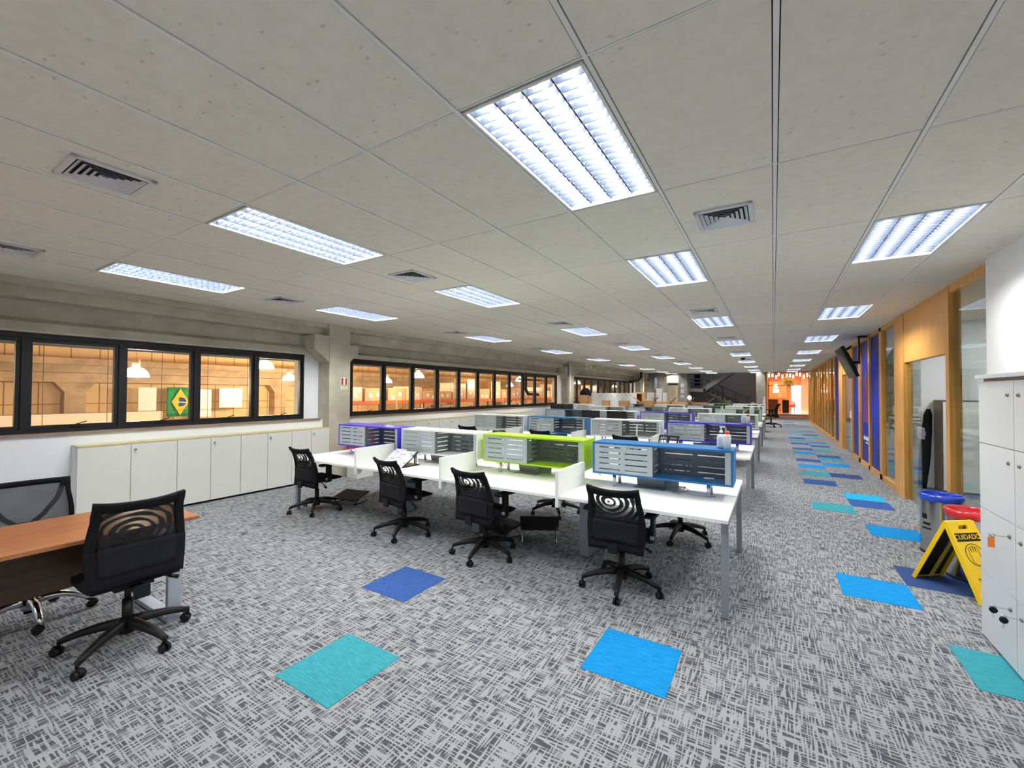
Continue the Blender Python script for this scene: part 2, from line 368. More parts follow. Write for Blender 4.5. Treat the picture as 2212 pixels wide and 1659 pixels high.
# low wall with sill + white infill beside each column
mb = MB()
for ya, yb in ((YB, 4.98), (5.44, 15.97), (16.43, 26.97), (27.43, YE)): mb.box(-7.95, -7.45, ya, yb, 0, 1.125)
for yc in (5.21, 16.2, 27.2):
    mb.box(-7.9, -7.6, yc-.53, yc-.23, 1.125, 2.345); mb.box(-7.9, -7.6, yc+.23, yc+.45, 1.125, 2.345)
mb.box(-7.95, -7.6, YB, -.50, 1.125, 2.345)
struct('wall_left', mb, m_wall)
mb = MB()
for ya, yb in ((YB, 4.93), (5.44, 15.97), (16.43, 26.97)): mb.box(-7.56, -7.42, ya, yb, 1.125, 1.145)
struct('trim_2', mb, concrete_mat('brown stone sill', srgb(120, 96, 80), srgb(168, 148, 130)), 'narrow brown sill under the windows')
def window_band(n, y0, pitch, count, label):
    t = bpy.data.objects.new('window_%d' % n, None); C.objects.link(t); t['kind'] = 'structure'; t['label'] = label
    y1 = y0+pitch*count; x = -7.6
    f = MB(); f.box(x-.06, x+.05, y0, y1, 1.145, 1.19); f.box(x-.06, x+.05, y0, y1, 2.285, 2.345)
    for k in range(count+1):
        yy = y0+k*pitch; f.box(x-.06, x+.05, max(y0, yy-.025), min(y1, yy+.025), 1.19, 2.285)
    f.build('frame', m_blackal, t)
    for k in range(count):
        a, b = y0+k*pitch+.025, y0+(k+1)*pitch-.025; s_ = MB()
        for q in ((a, b, 1.19, 1.235), (a, b, 2.235, 2.285), (a, a+.042, 1.235, 2.235), (b-.042, b, 1.235, 2.235)): s_.box(x-.035, x+.03, *q, .004)
        so = s_.build('sash', m_blackal, t)
        g = MB(); g.box(x-.006, x, a+.04, b-.04, 1.23, 2.24); g.build('pane', m_glass, so)
        h = MB(); yc = (a+b)/2; h.box(x+.03, x+.05, yc-.035, yc+.035, 1.205, 1.235, .004)
        h.cyl((x+.045, yc-.01, 1.228), (x+.075, yc+.10, 1.272), .007, seg=6); h.build('latch_handle', m_black, so)
    return t
window_band(1, -.50, .86, 6, 'black framed row of windows onto the warehouse, nearest the camera')
window_band(2, 5.68, .886, 11, 'black framed row of windows between the first and second concrete columns')
window_band(3, 16.66, .886, 11, 'black framed row of windows beyond the second concrete column')

# ---- right side
mb = MB(); mb.box(1.74, 1.92, YB, 4.30, 0, 3.35); mb.box(1.74, 1.92, 4.30, 5.70, 0, 3.35)
o = struct('wall_right', mb, m_wall)
posts = MB(); PX0, PX1 = XR-.015, XR+.075
def post(y0, y1, z0=0.0, z1=CZ, ex=0): posts.box(PX0-ex, PX1+ex, y0, y1, z0, z1, .003)
post(5.70, 5.76); post(6.84, 6.96, ex=.01); post(8.86, 9.46, ex=.012); post(10.50, 10.72); post(11.70, 11.86); post(12.84, 13.10); post(14.04, 14.22)
post(15.80, 16.60, ex=.012)
ymul = [17.75, 18.85, 19.95, 21.05, 22.15, 23.25, 24.35, 25.45, 26.55, 27.65, 28.75, 30.2]
for y in ymul: post(y-.035, y+.035)
posts.box(PX0, PX1, 5.70, 6.84, 2.86, CZ); posts.box(PX0, PX1, 9.46, 15.8, 2.88, CZ); posts.box(PX0, PX1, 16.6, 30.2, 2.88, CZ)
posts.box(PX0, PX1, 5.70, 6.84, 0, .10); posts.box(PX0, PX1, 9.46, 14.1, 0, .10); posts.box(PX0, PX1, 16.6, 30.2, 0, .10)
posts.box(PX0, PX1, 6.96, 8.86, 2.16, CZ); posts.box(PX0, PX1, 14.22, 15.8, 2.22, CZ)
struct('trim_3', posts, m_oak, 'honey oak posts, rails and door headers of the glazed partition')
def glazed(n, y0, y1, mat, label, band=True, z0=.10, z1=2.87):
    t = bpy.data.objects.new('window_%d' % n, None); C.objects.link(t); t['kind'] = 'structure'; t['label'] = label
    g = MB(); g.box(XR+.02, XR+.03, y0, y1, z0, z1); g.build('pane', mat, t)
    return t
m_blue = None
def blue_film():
    m, t, b = nt('glossy blue graphic film'); tc = nd(t, 'ShaderNodeTexCoord'); sp = nd(t, 'ShaderNodeSeparateXYZ'); lk(t, tc.outputs['Object'], sp.inputs[0])
    n = noise_n(t, tc.outputs['Object'], .9, 2)
    bz = ramp(t, math_n(t, 'ADD', math_n(t, 'MULTIPLY', sp.outputs[2], .3), math_n(t, 'MULTIPLY', n, .3)), [(.36, srgb(44, 58, 142)), (.46, srgb(18, 46, 176)), (.62, srgb(26, 62, 214)), (.9, srgb(20, 28, 120))])
    lk(t, bz, b.inputs['Base Color']); b.inputs['Roughness'].default_value = .42; b.inputs['Specular IOR Level'].default_value = .15; return m
m_blue = blue_film()
glazed(4, 5.76, 6.84, m_gglass, 'clear glass partition panel beside the white wall')
glazed(5, 9.46, 10.50, m_gglass, 'clear glass partition panel between the wide oak post and the blue film')
for i, (a, b) in enumerate(((10.72, 11.70), (11.86, 12.84), (13.10, 14.04))):
    t = glazed(6+i, a, b, m_blue, 'floor to ceiling partition panel covered in glossy blue film, number %s from the camera' % ('one', 'two', 'three')[i])
    if i == 1:
        l = MB(); zc = .60
        for k in range(9): l.box(XR+.014, XR+.02, a+.20+k*.065, a+.245+k*.065, zc, zc+(.10 if k in (0, 3, 7) else .075))
        for k in range(6): l.box(XR+.014, XR+.02, a+.20+k*.055, a+.24+k*.055, zc-.07, zc-.045)
        l.build('lettering', m_white, t)
        l = MB(); l.prism([(a+.12, 1.0), (a+.80, 1.0), (a+.74, 2.0), (a+.40, 2.2), (a+.20, 1.8)], 'x', XR+.015, XR+.0195)
        l.build('red_graphic', P('red violet print', srgb(110, 34, 120), .3), t)
for i in range(len(ymul)-1):
    a, b = ([16.6]+ymul)[i+1]+.035, ymul[i+1]-.035
    glazed(10+i, a, b, m_gglass, 'tall glass panel %d of the far oak partition beyond the wall television' % (i+1))
glazed(9, 16.6, 17.715, m_blue, 'narrow blue film panel just past the second wide oak post')
# glass sidelight + door in the first doorway
t = bpy.data.objects.new('door_1', None); C.objects.link(t); t['kind'] = 'structure'; t['label'] = 'frameless glass door leaf with steel patch lock in the oak partition'
g = MB(); g.box(XR+.02, XR+.03, 8.17, 8.86, .02, 2.15); g.build('glass_leaf', m_gglass, t)
g = MB(); g.box(XR+.004, XR+.046, 8.10, 8.27, 1.02, 1.18, .004); g.box(XR-.01, XR+.06, 8.12, 8.16, 1.07, 1.13, .004); g.build('patch_lock', P('brushed steel lock', srgb(200, 206, 208), .3, .7), t)
g = MB(); g.box(XR+.0, XR+.05, 8.18, 8.34, .0, .07, .004); g.build('floor_hinge', m_chrome, t)
t = bpy.data.objects.new('door_2', None); C.objects.link(t); t['kind'] = 'structure'; t['label'] = 'glass door with white lock box next to the television'
g = MB(); g.box(XR+.02, XR+.03, 14.22, 15.6, .02, 2.2); g.build('glass_leaf', m_gglass, t)
g = MB(); g.box(XR+.0, XR+.05, 14.32, 14.55, 1.0, 1.18, .004); g.build('lock', m_white, t)

# rooms behind the partition
mb = MB(); mb.box(1.95, 5.2, 10.22, 10.34, 0, 3.35); struct('wall_room', mb, m_wall)
mb = MB(); mb.box(1.95, 5.2, 15.6, 15.72, 0, 3.35); mb.box(5.1, 5.2, YB, YE, 0, 3.35); struct('wall_corridor', mb, m_wall)
mb = MB(); mb.box(1.88, 5.1, YB, YE, CZ, CZ+.02); struct('ceiling_room', mb, m_ceil)
mb = MB(); mb.box(1.9, 5.1, 10.20, 10.22, 0, .10); struct('baseboard_room', mb, m_white)
mb = MB(); mb.box(2.60, 3.4, 15.55, 15.6, 0, 2.5); struct('trim_4', mb, P('sand door panel', srgb(196, 178, 140), .5), 'sand coloured panel seen through the second glass door')
mb = MB(); mb.box(XL-.4, 1.74, YB-.1, YB, 0, 3.35); struct('wall_rear', mb, m_wall)

# ---- far end: stair hall wall, concrete piers, steel door
m_hall = P('pale grey hall plaster', srgb(176, 174, 172), .85, var=.03); m_beige = P('beige hall plaster', srgb(196, 188, 178), .85, var=.03)
mb = MB(); mb.box(-6.35, -5.2, 30.3, 30.45, 0, 3.35); struct('wall_far', mb, m_beige)
mb = MB(); mb.box(-5.0, -.9, 33.4, 33.5, -.2, 5.2); mb.box(-5.2, -5.0, 30.9, 33.5, -.2, 5.2); struct('wall_stair', mb, m_hall)
mb = MB(); mb.box(-5.55, -5.0, 30.2, 30.9, 0, 3.35); mb.box(-.92, -.42, 30.2, 30.9, 0, 3.35); mb.box(-5.0, -.92, 30.2, 30.3, 2.92, 3.35)
struct('concrete_pier', mb, m_concd, 'dark concrete piers framing the stair opening')
mb = MB(); mb.box(-5.2, -.9, 30.3, 33.5, -.2, -.0); mb.box(-5.2, -.9, 30.3, 33.5, 5.1, 5.2); struct('floor_stair', mb, m_concd)
mb = MB(); mb.box(-7.9, -6.35, 30.3, 30.45, 0, 3.35); struct('wall_far_dark', mb, m_concd)
t = bpy.data.objects.new('door_3', None); C.objects.link(t); t['kind'] = 'structure'; t['label'] = 'wide stainless steel lift door in the beige far wall'
g = MB(); g.box(-6.32, -5.56, 30.24, 30.30, 0, 2.34); g.build('frame', P('brushed door frame', srgb(150, 146, 138), .4, .5), t)
g = MB(); g.box(-6.25, -5.925, 30.21, 30.26, 0, 2.16); g.box(-5.915, -5.60, 30.21, 30.26, 0, 2.16); g.build('leaf', P('brushed steel lift leaf', srgb(205, 196, 172), .32, .85, var=.15, vs=2), t)
g = MB(); g.box(-6.25, -5.60, 30.20, 30.24, 2.17, 2.30); g.build('indicator', m_black, t)
# stair: upper flight, landing, lower flight
st = thing('concrete_staircase', 'dark concrete staircase with half landing and steel tube handrails behind the stair opening', 'staircase', (0, 0, 0))
def flight(x0, z0, x1, z1, n, ya, yb, thick):
    pts = [(x0, z0)]; dx = (x1-x0)/n; dz = (z1-z0)/n; x, z = x0, z0
    for k in range(n): pts += [(x, z+dz), (x+dx, z+dz)]; x += dx; z += dz
    pts += [(x1, z1-thick), (x0, z0-thick)]
    mb = MB(); mb.prism(pts, 'y', ya, yb); return mb
flight(-1.55, .55, -4.0, 1.75, 8, 32.2, 33.3, .22).build('lower_flight', m_concd, st)
MB().box(-1.9, -1.2, 32.2, 33.3, 0, .55).build('foot_block', m_concd, st)
flight(-4.1, 1.95, -1.7, 3.6, 10, 31.0, 32.0, .26).build('upper_flight', m_concd, st)
MB().box(-5.0, -3.95, 31.0, 33.3, 1.72, 1.95).build('landing', m_concd, st)
r_ = MB()
for z_ in (2.0, 1.55):
    r_.tube([(-4.3, 32.15, z_+.55), (-3.9, 32.15, z_+.5), (-1.5, 32.15, z_-.65), (-1.4, 32.15, z_-.65)], .035)
for x_ in (-3.0, -2.2, -1.5): zb = 1.75-(x_+4.0)*.49; r_.cyl((x_, 32.15, zb-.1), (x_, 32.15, zb+.85), .035, seg=8)
r_.build('handrail', P('dark steel tube', srgb(96, 98, 100), .4, .5), st)
r_ = MB()
for q in (0, .35, .6):
    r_.tube([(-4.98, 31.05, 2.95-q), (-4.15+q*.2, 31.05, 2.95-q), (-4.05+q*.2, 31.05, 2.9-q), (-4.05+q*.2, 31.05, 2.0)], .04)
for x_ in (-3.7, -3.5): r_.tube([(x_, 31.05, 2.2), (x_, 31.05, 2.9), (x_+.8, 31.05, 3.45)], .035)
r_.build('landing_railing', P('grey steel tube', srgb(120, 122, 126), .4, .5), st)
MB().box(-5.0, -4.6, 33.33, 33.4, 2.2, 3.0).build('landing_window', P('night blue glass', srgb(18, 28, 44), .15), st)

# ---- lounge beyond the aisle
m_orange = wood_mat('orange pine panelling', srgb(206, 132, 76), srgb(232, 166, 108), 'z', .5); m_peach = P('peach lit plaster', srgb(232, 186, 156), .8, var=.03)
mb = MB(); mb.box(-.42, -.35, 30.9, 36.0, 0, 3.35); mb.box(-.6, 1.28, 41.5, 41.6, .14, 3.6); mb.box(1.28, 1.95, 41.5, 41.6, 2.3, 3.6); mb.box(-1.0, -.42, 36.0, 41.6, .14, 3.6); struct('wall_lounge', mb, m_orange)
mb = MB(); mb.box(1.95, 2.75, 41.3, 41.6, .14, 3.6); mb.box(2.55, 2.75, 30.3, 41.6, 0, 3.6); struct('wall_lounge_right', mb, m_peach)
mb = MB(); mb.box(-1.0, 2.75, 36.0, 41.6, -.1, .14); mb.box(.9, 2.4, 41.6, 45, -.1, .14); struct('floor_lounge', mb, P('pale polished timber floor', srgb(222, 204, 190), .12, var=.05))
mb = MB(); mb.box(-1.0, 2.75, 30.3, 41.6, 3.5, 3.6); struct('ceiling_lounge', mb, P('lounge ceiling', srgb(170, 110, 70), .8))
mb = MB(); mb.box(-.42, 2.75, 30.25, 30.4, 2.9, 3.6); mb.box(1.88, 2.75, 30.2, 30.4, 0, 2.9); struct('trim_5', mb, m_concd, 'concrete lintel over the lounge opening')
mb = MB(); mb.box(.9, 2.4, 44.9, 45, .14, 3.6); mb.box(.8, .9, 41.6, 45, .14, 3.6); mb.box(2.4, 2.5, 41.6, 45, .14, 3.6); mb.box(.8, 2.5, 41.6, 45, 3.5, 3.6); struct('wall_daylit', mb, P('daylit white plaster', srgb(214, 232, 240), .7))

# ================================================================ CEILING FITTINGS
m_tube = emit_mat('fluorescent tube', (1.0, .975, .925, 1), TUBE)
m_refl = P('painted dark mirror reflector', (.052, .066, .098, 1), .35, .0, var=.25, vs=30, spec=.15); m_louv = P('parabolic louvre blade', (.060, .074, .105, 1), .3, .0, var=.35, vs=25, spec=.2)  # dark blue base colours hold the dim reflections of mirror aluminium
ROWN = ['first', 'second', 'third', 'fourth', 'fifth', 'sixth', 'seventh', 'eighth', 'ninth', 'tenth', 'eleventh', 'twelfth', 'thirteenth', 'fourteenth', 'fifteenth', 'sixteenth', 'seventeenth', 'eighteenth', 'nineteenth', 'twentieth', 'twenty first', 'twenty second', 'twenty third', 'twenty fourth', 'twenty fifth', 'twenty sixth', 'twenty seventh']
def make_luminaire():
    t = thing('ceiling_light', 'x', 'ceiling light', group='recessed louvred office lights')
    w, l = .2975, .608                        # half sizes; origin at the centre of the module, ceiling level
    f = MB()
    for a in ((-w, w, -l, -l+.014), (-w, w, l-.014, l), (-w, -w+.014, -l, l), (w-.014, w, -l, l)): f.box(*a, -.004, .075)
    f.build('frame', m_tbar, t)
    r = MB(); r.box(-w, w, -l, l, .078, .084)
    for k in range(4):
        x = -w+.014+(k+.5)*(2*w-.028)/4; h = (2*w-.028)/8
        for s in (-1, 1): r.prism([(x+s*h, .012), (x+s*h, .078), (x+s*(h-.028), .078), (x+s*(h-.004), .012)], 'y', -l+.014, l-.014)
    r.build('reflector', m_refl, t)
    for k in range(4):
        x = -w+.014+(k+.5)*(2*w-.028)/4; c = MB(); c.cyl((x, -l+.03, .052), (x, l-.03, .052), .013, seg=8); c.build('tube', m_tube, t)
    b = MB(); n = 20
    for k in range(1, n):
        y = -l+k*2*l/n
        for q in range(4):
            x = -w+.014+(q+.5)*(2*w-.028)/4; h = (2*w-.028)/8-.005
            b.prism([(x-h, .002), (x+h, .002), (x+h, .036), (x, .022), (x-h, .036)], 'y', y-.0015, y+.0015)
    b.build('louvre', m_louv, t); return t
def make_vent():
    t = thing('air_diffuser', 'x', 'ceiling vent', group='square ceiling air diffusers')
    w = .185; f = MB(); g = P('white aluminium diffuser', srgb(208, 212, 218), .45, .2)
    for a in ((-w, w, -w, -w+.03), (-w, w, w-.03, w), (-w, -w+.03, -w, w), (w-.03, w, -w, w)): f.box(*a, -.014, 0, .003)
    f.build('frame', g, t)
    MB().box(-w+.01, w-.01, -w+.01, w-.01, -.003, -.001).build('shade_plate', P('duct shade black', srgb(26, 26, 28), .8), t)  # black plate stands in for the shaded duct hole
    b = MB()
    for k in range(5):
        a = .150-k*.029; c = a-.020
        for sx, sy in ((1, 0), (-1, 0), (0, 1), (0, -1)):
            if sx: P4 = [(sx*a, -a, -.016), (sx*a, a, -.016), (sx*c, c, -.004), (sx*c, -c, -.004)]
            else: P4 = [(-a, sy*a, -.016), (a, sy*a, -.016), (c, sy*c, -.004), (-c, sy*c, -.004)]
            vs = [b.bm.verts.new(p) for p in P4]; v2 = [b.bm.verts.new((p[0], p[1], p[2]+.0015)) for p in P4]
            b.bm.faces.new(vs); b.bm.faces.new(v2[::-1])
            for i in range(4): b.bm.faces.new((vs[i], v2[i], v2[(i+1) % 4], vs[(i+1) % 4]))
    b.build('louvre', g, t); return t
lum = make_luminaire(); vent = make_vent(); used = [0, 0]
LCN = {-10: 'the lights beside the windows', -6: 'the second line of lights from the windows', -2: 'the line of lights above the right desk ends', 1: 'the lights above the aisle'}
for c in LCOLS:
    rs = sorted(r for cc, r in lights if cc == c and r >= 0)
    for r in [-3]+rs:
        loc = (GX+(c+.5)*.625, GY+(r+.5)*1.25, CZ)
        lab = 'added unseen light behind the camera over '+LCN[c] if r < 0 else 'recessed louvred office light, %s along %s' % (ROWN[rs.index(r)] if r != rs[-1] else 'farthest', LCN[c])
        if not used[0]: lum.location = loc; lum['label'] = lab; used[0] = 1
        else: dup(lum, loc, 0, lab)
VN = {-9.5: 'windows', -5.5: 'middle of the room', -.5: 'right desk ends', -1.5: 'right desk ends'}
vents = [(-5.5, -.5), (-9.5, -.5), (-.5, 1.5), (-5.5, 1.5), (-9.5, 1.5)]
for r in (4.5, 7.5, 10.5, 13.5): vents += [(-9.5, r), (-5.5, r), (-1.5, r)]
cnt = {}
for c, r in vents:
    n = VN[c]; cnt[n] = cnt.get(n, 0)+1
    loc = (GX+c*.625+(.0), GY+r*1.25, CZ); lab = 'square ceiling air diffuser, %s from the camera over the %s' % (ROWN[cnt[n]-1], n)
    if not used[1]: vent.location = loc; vent['label'] = lab; used[1] = 1
    else: dup(vent, loc, 0, lab)
# smoke detector, camera dome
def small_lathe(name, prof, loc, mat, label, cat, group=None):
    o = MB().lathe(prof, seg=20).build(name, mat, loc=loc); tag(o, label, cat, group); return o
small_lathe('smoke_detector', [(.001, -.035), (.035, -.034), (.05, -.02), (.055, 0)], (-2.2, 13.0, CZ), m_white, 'round white smoke detector on the ceiling in mid room', 'smoke detector')
small_lathe('camera_dome', [(.001, -.085), (.05, -.075), (.075, -.04), (.08, 0)], (-.95, 17.4, CZ), m_black, 'small black camera dome hanging from the ceiling above the aisle end of the desks', 'security camera')
small_lathe('projector_speaker', [(.001, -.14), (.12, -.14), (.13, -.02), (.13, 0)], (-.15, 29.4, CZ), m_white, 'white round fitting under the ceiling edge before the lounge', 'ceiling speaker')

# ================================================================ DESKS
X0D, PD, NCOL = -5.755, 1.368, 4
PITCH, D0, DEP = 3.39, 3.385, 1.67
m_desk = P('white desk laminate', srgb(246, 248, 244), .35, var=.01)
def make_desk():
    t = thing('bench_desk', 'x', 'desk', group='white eight seat bench desks')
    for k in range(NCOL):
        xa, xb = k*PD, (k+1)*PD
        for (a, b) in ((0, .825), (.845, DEP)):
            MB().box(xa+.002, xb-.002, a, b, .72, .745, .002).build('worktop', m_desk, t)
    for k in range(1, NCOL):                  # low privacy dividers across each side
        for s in (0, 1):
            f = lambda y: y if s == 0 else DEP-y
            pl = [(f(-.012), .645), (f(.045), .645), (f(.105), .72), (f(.105), .747), (f(.60), .747), (f(.60), .967), (f(-.012), .967)]
            MB().prism(pl, 'x', k*PD-.015, k*PD+.015).build('divider', m_white, t)
    for x in (.03, NCOL*PD-.03):              # end legs with cross rail
        for y in (.085, DEP-.035-.05): MB().box(x-.025, x+.025, y-.025, y+.025, .012, .72, .003).build('leg', m_alu, t)
    for k in range(1, NCOL): MB().box(k*PD-.05, k*PD+.05, .62, 1.05, .012, .70, .004).build('cable_leg', m_alu, t)
    b = MB()
    for x in (.03, NCOL*PD-.03): b.box(x-.02, x+.02, .1, DEP-.1, .66, .70)
    for y in (.45, DEP-.45): b.box(.05, NCOL*PD-.05, y-.02, y+.02, .67, .715)
    b.build('under_frame', m_alu, t)
    for k in range(NCOL):
        for s in (0, 1):
            xc = k*PD+(.62 if s == 0 else .74); y = .76 if s == 0 else DEP-.76
            q = MB(); q.box(xc-.15, xc+.15, y-.06, y+.06, .7455, .751, .002)
            q.box(xc-.13, xc+.13, y+(.035 if s == 0 else -.04), y+(.04 if s == 0 else -.035), .751, .835, .002, rot=Matrix.Rotation(.25 if s == 0 else -.25, 3, 'X'))
            q.build('socket_flap', P('grey aluminium socket flap', srgb(160, 164, 168), .4, .3), t)
    return t
desk = make_desk(); NROW = 6
desk.location = (X0D, D0, 0); desk['label'] = 'white bench desk nearest the camera, with four coloured shelf boxes'
for r in range(1, NROW): dup(desk, (X0D, D0+r*PITCH, 0), 0, 'white eight seat bench desk, %s row from the camera' % ROWN[r])

# slotted shelf boxes on the desk centre line
def slotted(mb, W_, H_, cols, rows=5, th=.003, place=None, x0=0, mrg=.05, gap=.045, sh=.0095):
    """perforated sheet in local (a,h) coordinates; place maps (a0,a1,h0,h1) to a box"""
    dz = H_/(rows+.15); ys = [dz*(.62+i) for i in range(rows)]
    prev = 0
    for z in ys: place(mb, x0, x0+W_, prev, z-sh/2); prev = z+sh/2
    place(mb, x0, x0+W_, prev, H_)
    L = (W_-2*mrg-gap*(cols-1))/cols; tabs = [(0, mrg)]
    for c in range(1, cols): a = mrg+c*L+(c-1)*gap; tabs.append((a, a+gap))
    tabs.append((W_-mrg, W_))
    for z in ys:
        for a, b in tabs: place(mb, x0+a, x0+b, z-sh/2, z+sh/2)
SW, SD, SZ0, SZ1 = 1.255, .31, .868, 1.178
def make_shelf(mat):
    t = thing('desktop_shelf', 'x', 'shelf box')
    e = .018; f = MB()
    f.box(0, SW, 0, SD, SZ1-e, SZ1, .002); f.box(0, SW, 0, SD, SZ0, SZ0+e, .002); f.box(0, e, 0, SD, SZ0+e, SZ1-e); f.box(SW-e, SW, 0, SD, SZ0+e, SZ1-e)
    f.build('carcass', mat, t); H_ = SZ1-SZ0-2*e; zb = SZ0+e; mid = .585
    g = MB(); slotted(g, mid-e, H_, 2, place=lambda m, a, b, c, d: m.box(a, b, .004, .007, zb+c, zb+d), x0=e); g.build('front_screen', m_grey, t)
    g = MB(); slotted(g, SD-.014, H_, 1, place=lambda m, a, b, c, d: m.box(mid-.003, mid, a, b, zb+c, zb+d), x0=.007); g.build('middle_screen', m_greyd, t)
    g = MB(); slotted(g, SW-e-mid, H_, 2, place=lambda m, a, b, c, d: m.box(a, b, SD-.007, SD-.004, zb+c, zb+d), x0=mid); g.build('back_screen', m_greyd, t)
    MB().box(SW-e-.045, SW-e, .004, .008, zb, zb+H_).build('end_strip', m_grey, t); MB().box(e, e+.045, SD-.008, SD-.004, zb, zb+H_).build('end_strip', m_grey, t)
    for x in (.20, SW-.20):
        for y in (.07, SD-.07): MB().cyl((x, y, .745), (x, y, SZ0), .016, seg=14).build('leg', m_chrome, t)
    return t
PROTO = {}
def shelf(col, cname, r, label):
    x = X0D+.085+PD*cname+.018; y = D0+.590+r*PITCH
    x += (.10, .05, .02, 0)[cname]*(1 if r == 0 else .4)
    if col not in PROTO:
        PROTO[col] = make_shelf(COLS[col]); o = PROTO[col]; o.location = (x, y, 0); o['label'] = label; o['group'] = 'slotted shelf boxes standing on the desks'
    else: o = dup(PROTO[col], (x, y, 0), 0, label)
    return o
SHC = [['purple', 'white', 'green', 'blue'], ['white', 'blue', 'white', 'purple'], ['blue', 'white', 'purple', 'white'], ['white', 'slate', 'white', 'olive'],
       ['dark', 'white', 'slate', 'white'], ['slate', 'slate', 'olive', 'white']]
CN = ['beside the windows', 'second from the windows', 'second from the aisle', 'beside the aisle']
CL = {'purple': 'violet blue', 'blue': 'petrol blue', 'green': 'lime green', 'white': 'white', 'olive': 'olive green', 'slate': 'slate blue', 'dark': 'dark grey'}
for r, row in enumerate(SHC):
    for k, col in enumerate(row): shelf(col, k, r, '%s framed slotted shelf box on the %s desk row, %s' % (CL[col], 'nearest' if r == 0 else ROWN[r], CN[k]))

# ================================================================ CHAIRS
def back_pt(wt=.235, wb=.225, h0=.47, h=.49, lean=.10, ear=.02, curl=.045, yb=-.21):
    def fn(u, v):
        w = wb+(wt-wb)*v+.022*math.sin(PI*min(1, v*1.25))
        y = yb-lean*v*v+.035*math.sin(PI*v)+curl*u*u*(.6+.4*v)
        return (u*w, y-(.012*abs(u)**6 if v > .9 else 0), h0+h*v+ear*abs(u)**2.5*(max(0, v-.55)/.45)-.02*u*u*(1-v))
    return fn
def wheelset(t, R0, z_arm, rot0, star_mat, arm_r=(.036, .018), curved=False):
    s_ = MB(); s_.cyl((0, 0, .085), (0, 0, .17), .045, .036, 16)
    for k in range(5):
        a = rot0+2*PI*k/5; d = Vector((math.cos(a), math.sin(a), 0)); nn = 6; pts = []; rr = []
        for i in range(nn+1):
            q = i/nn; rad = .03+(R0-.03)*q; z = (.145-.06*q*q) if not curved else (.14-.075*q**2.4+.02*math.sin(PI*q))
            pts.append(d*rad+Vector((0, 0, z))); rr.append(arm_r[0]+(arm_r[1]-arm_r[0])*q)
        s_.tube(pts, rr, 8); e = pts[-1]; s_.cyl(e+Vector((0, 0, .012)), (e.x, e.y, .055), .009, seg=8)
    s_.build('star_base', star_mat, t)
    for k in range(5):
        a = rot0+2*PI*k/5; d = Vector((math.cos(a), math.sin(a), 0)); b = a+.9+k*1.7; ax = Vector((math.cos(b), math.sin(b), 0)); f = Vector((-ax.y, ax.x, 0))
        p = d*R0+f*.012+Vector((0, 0, .0275)); c = MB()
        for s2 in (-1, 1): c.cyl(p+ax*s2*.007, p+ax*s2*.026, .0275, .0245, 14)
        c.cyl(p-ax*.01, p+ax*.01, .012, seg=8); c.tube([p+ax*0+Vector((0, 0, .03)), p+f*.018+Vector((0, 0, .022)), p+f*.03], .012, 6)
        c.build('caster', m_black, t)
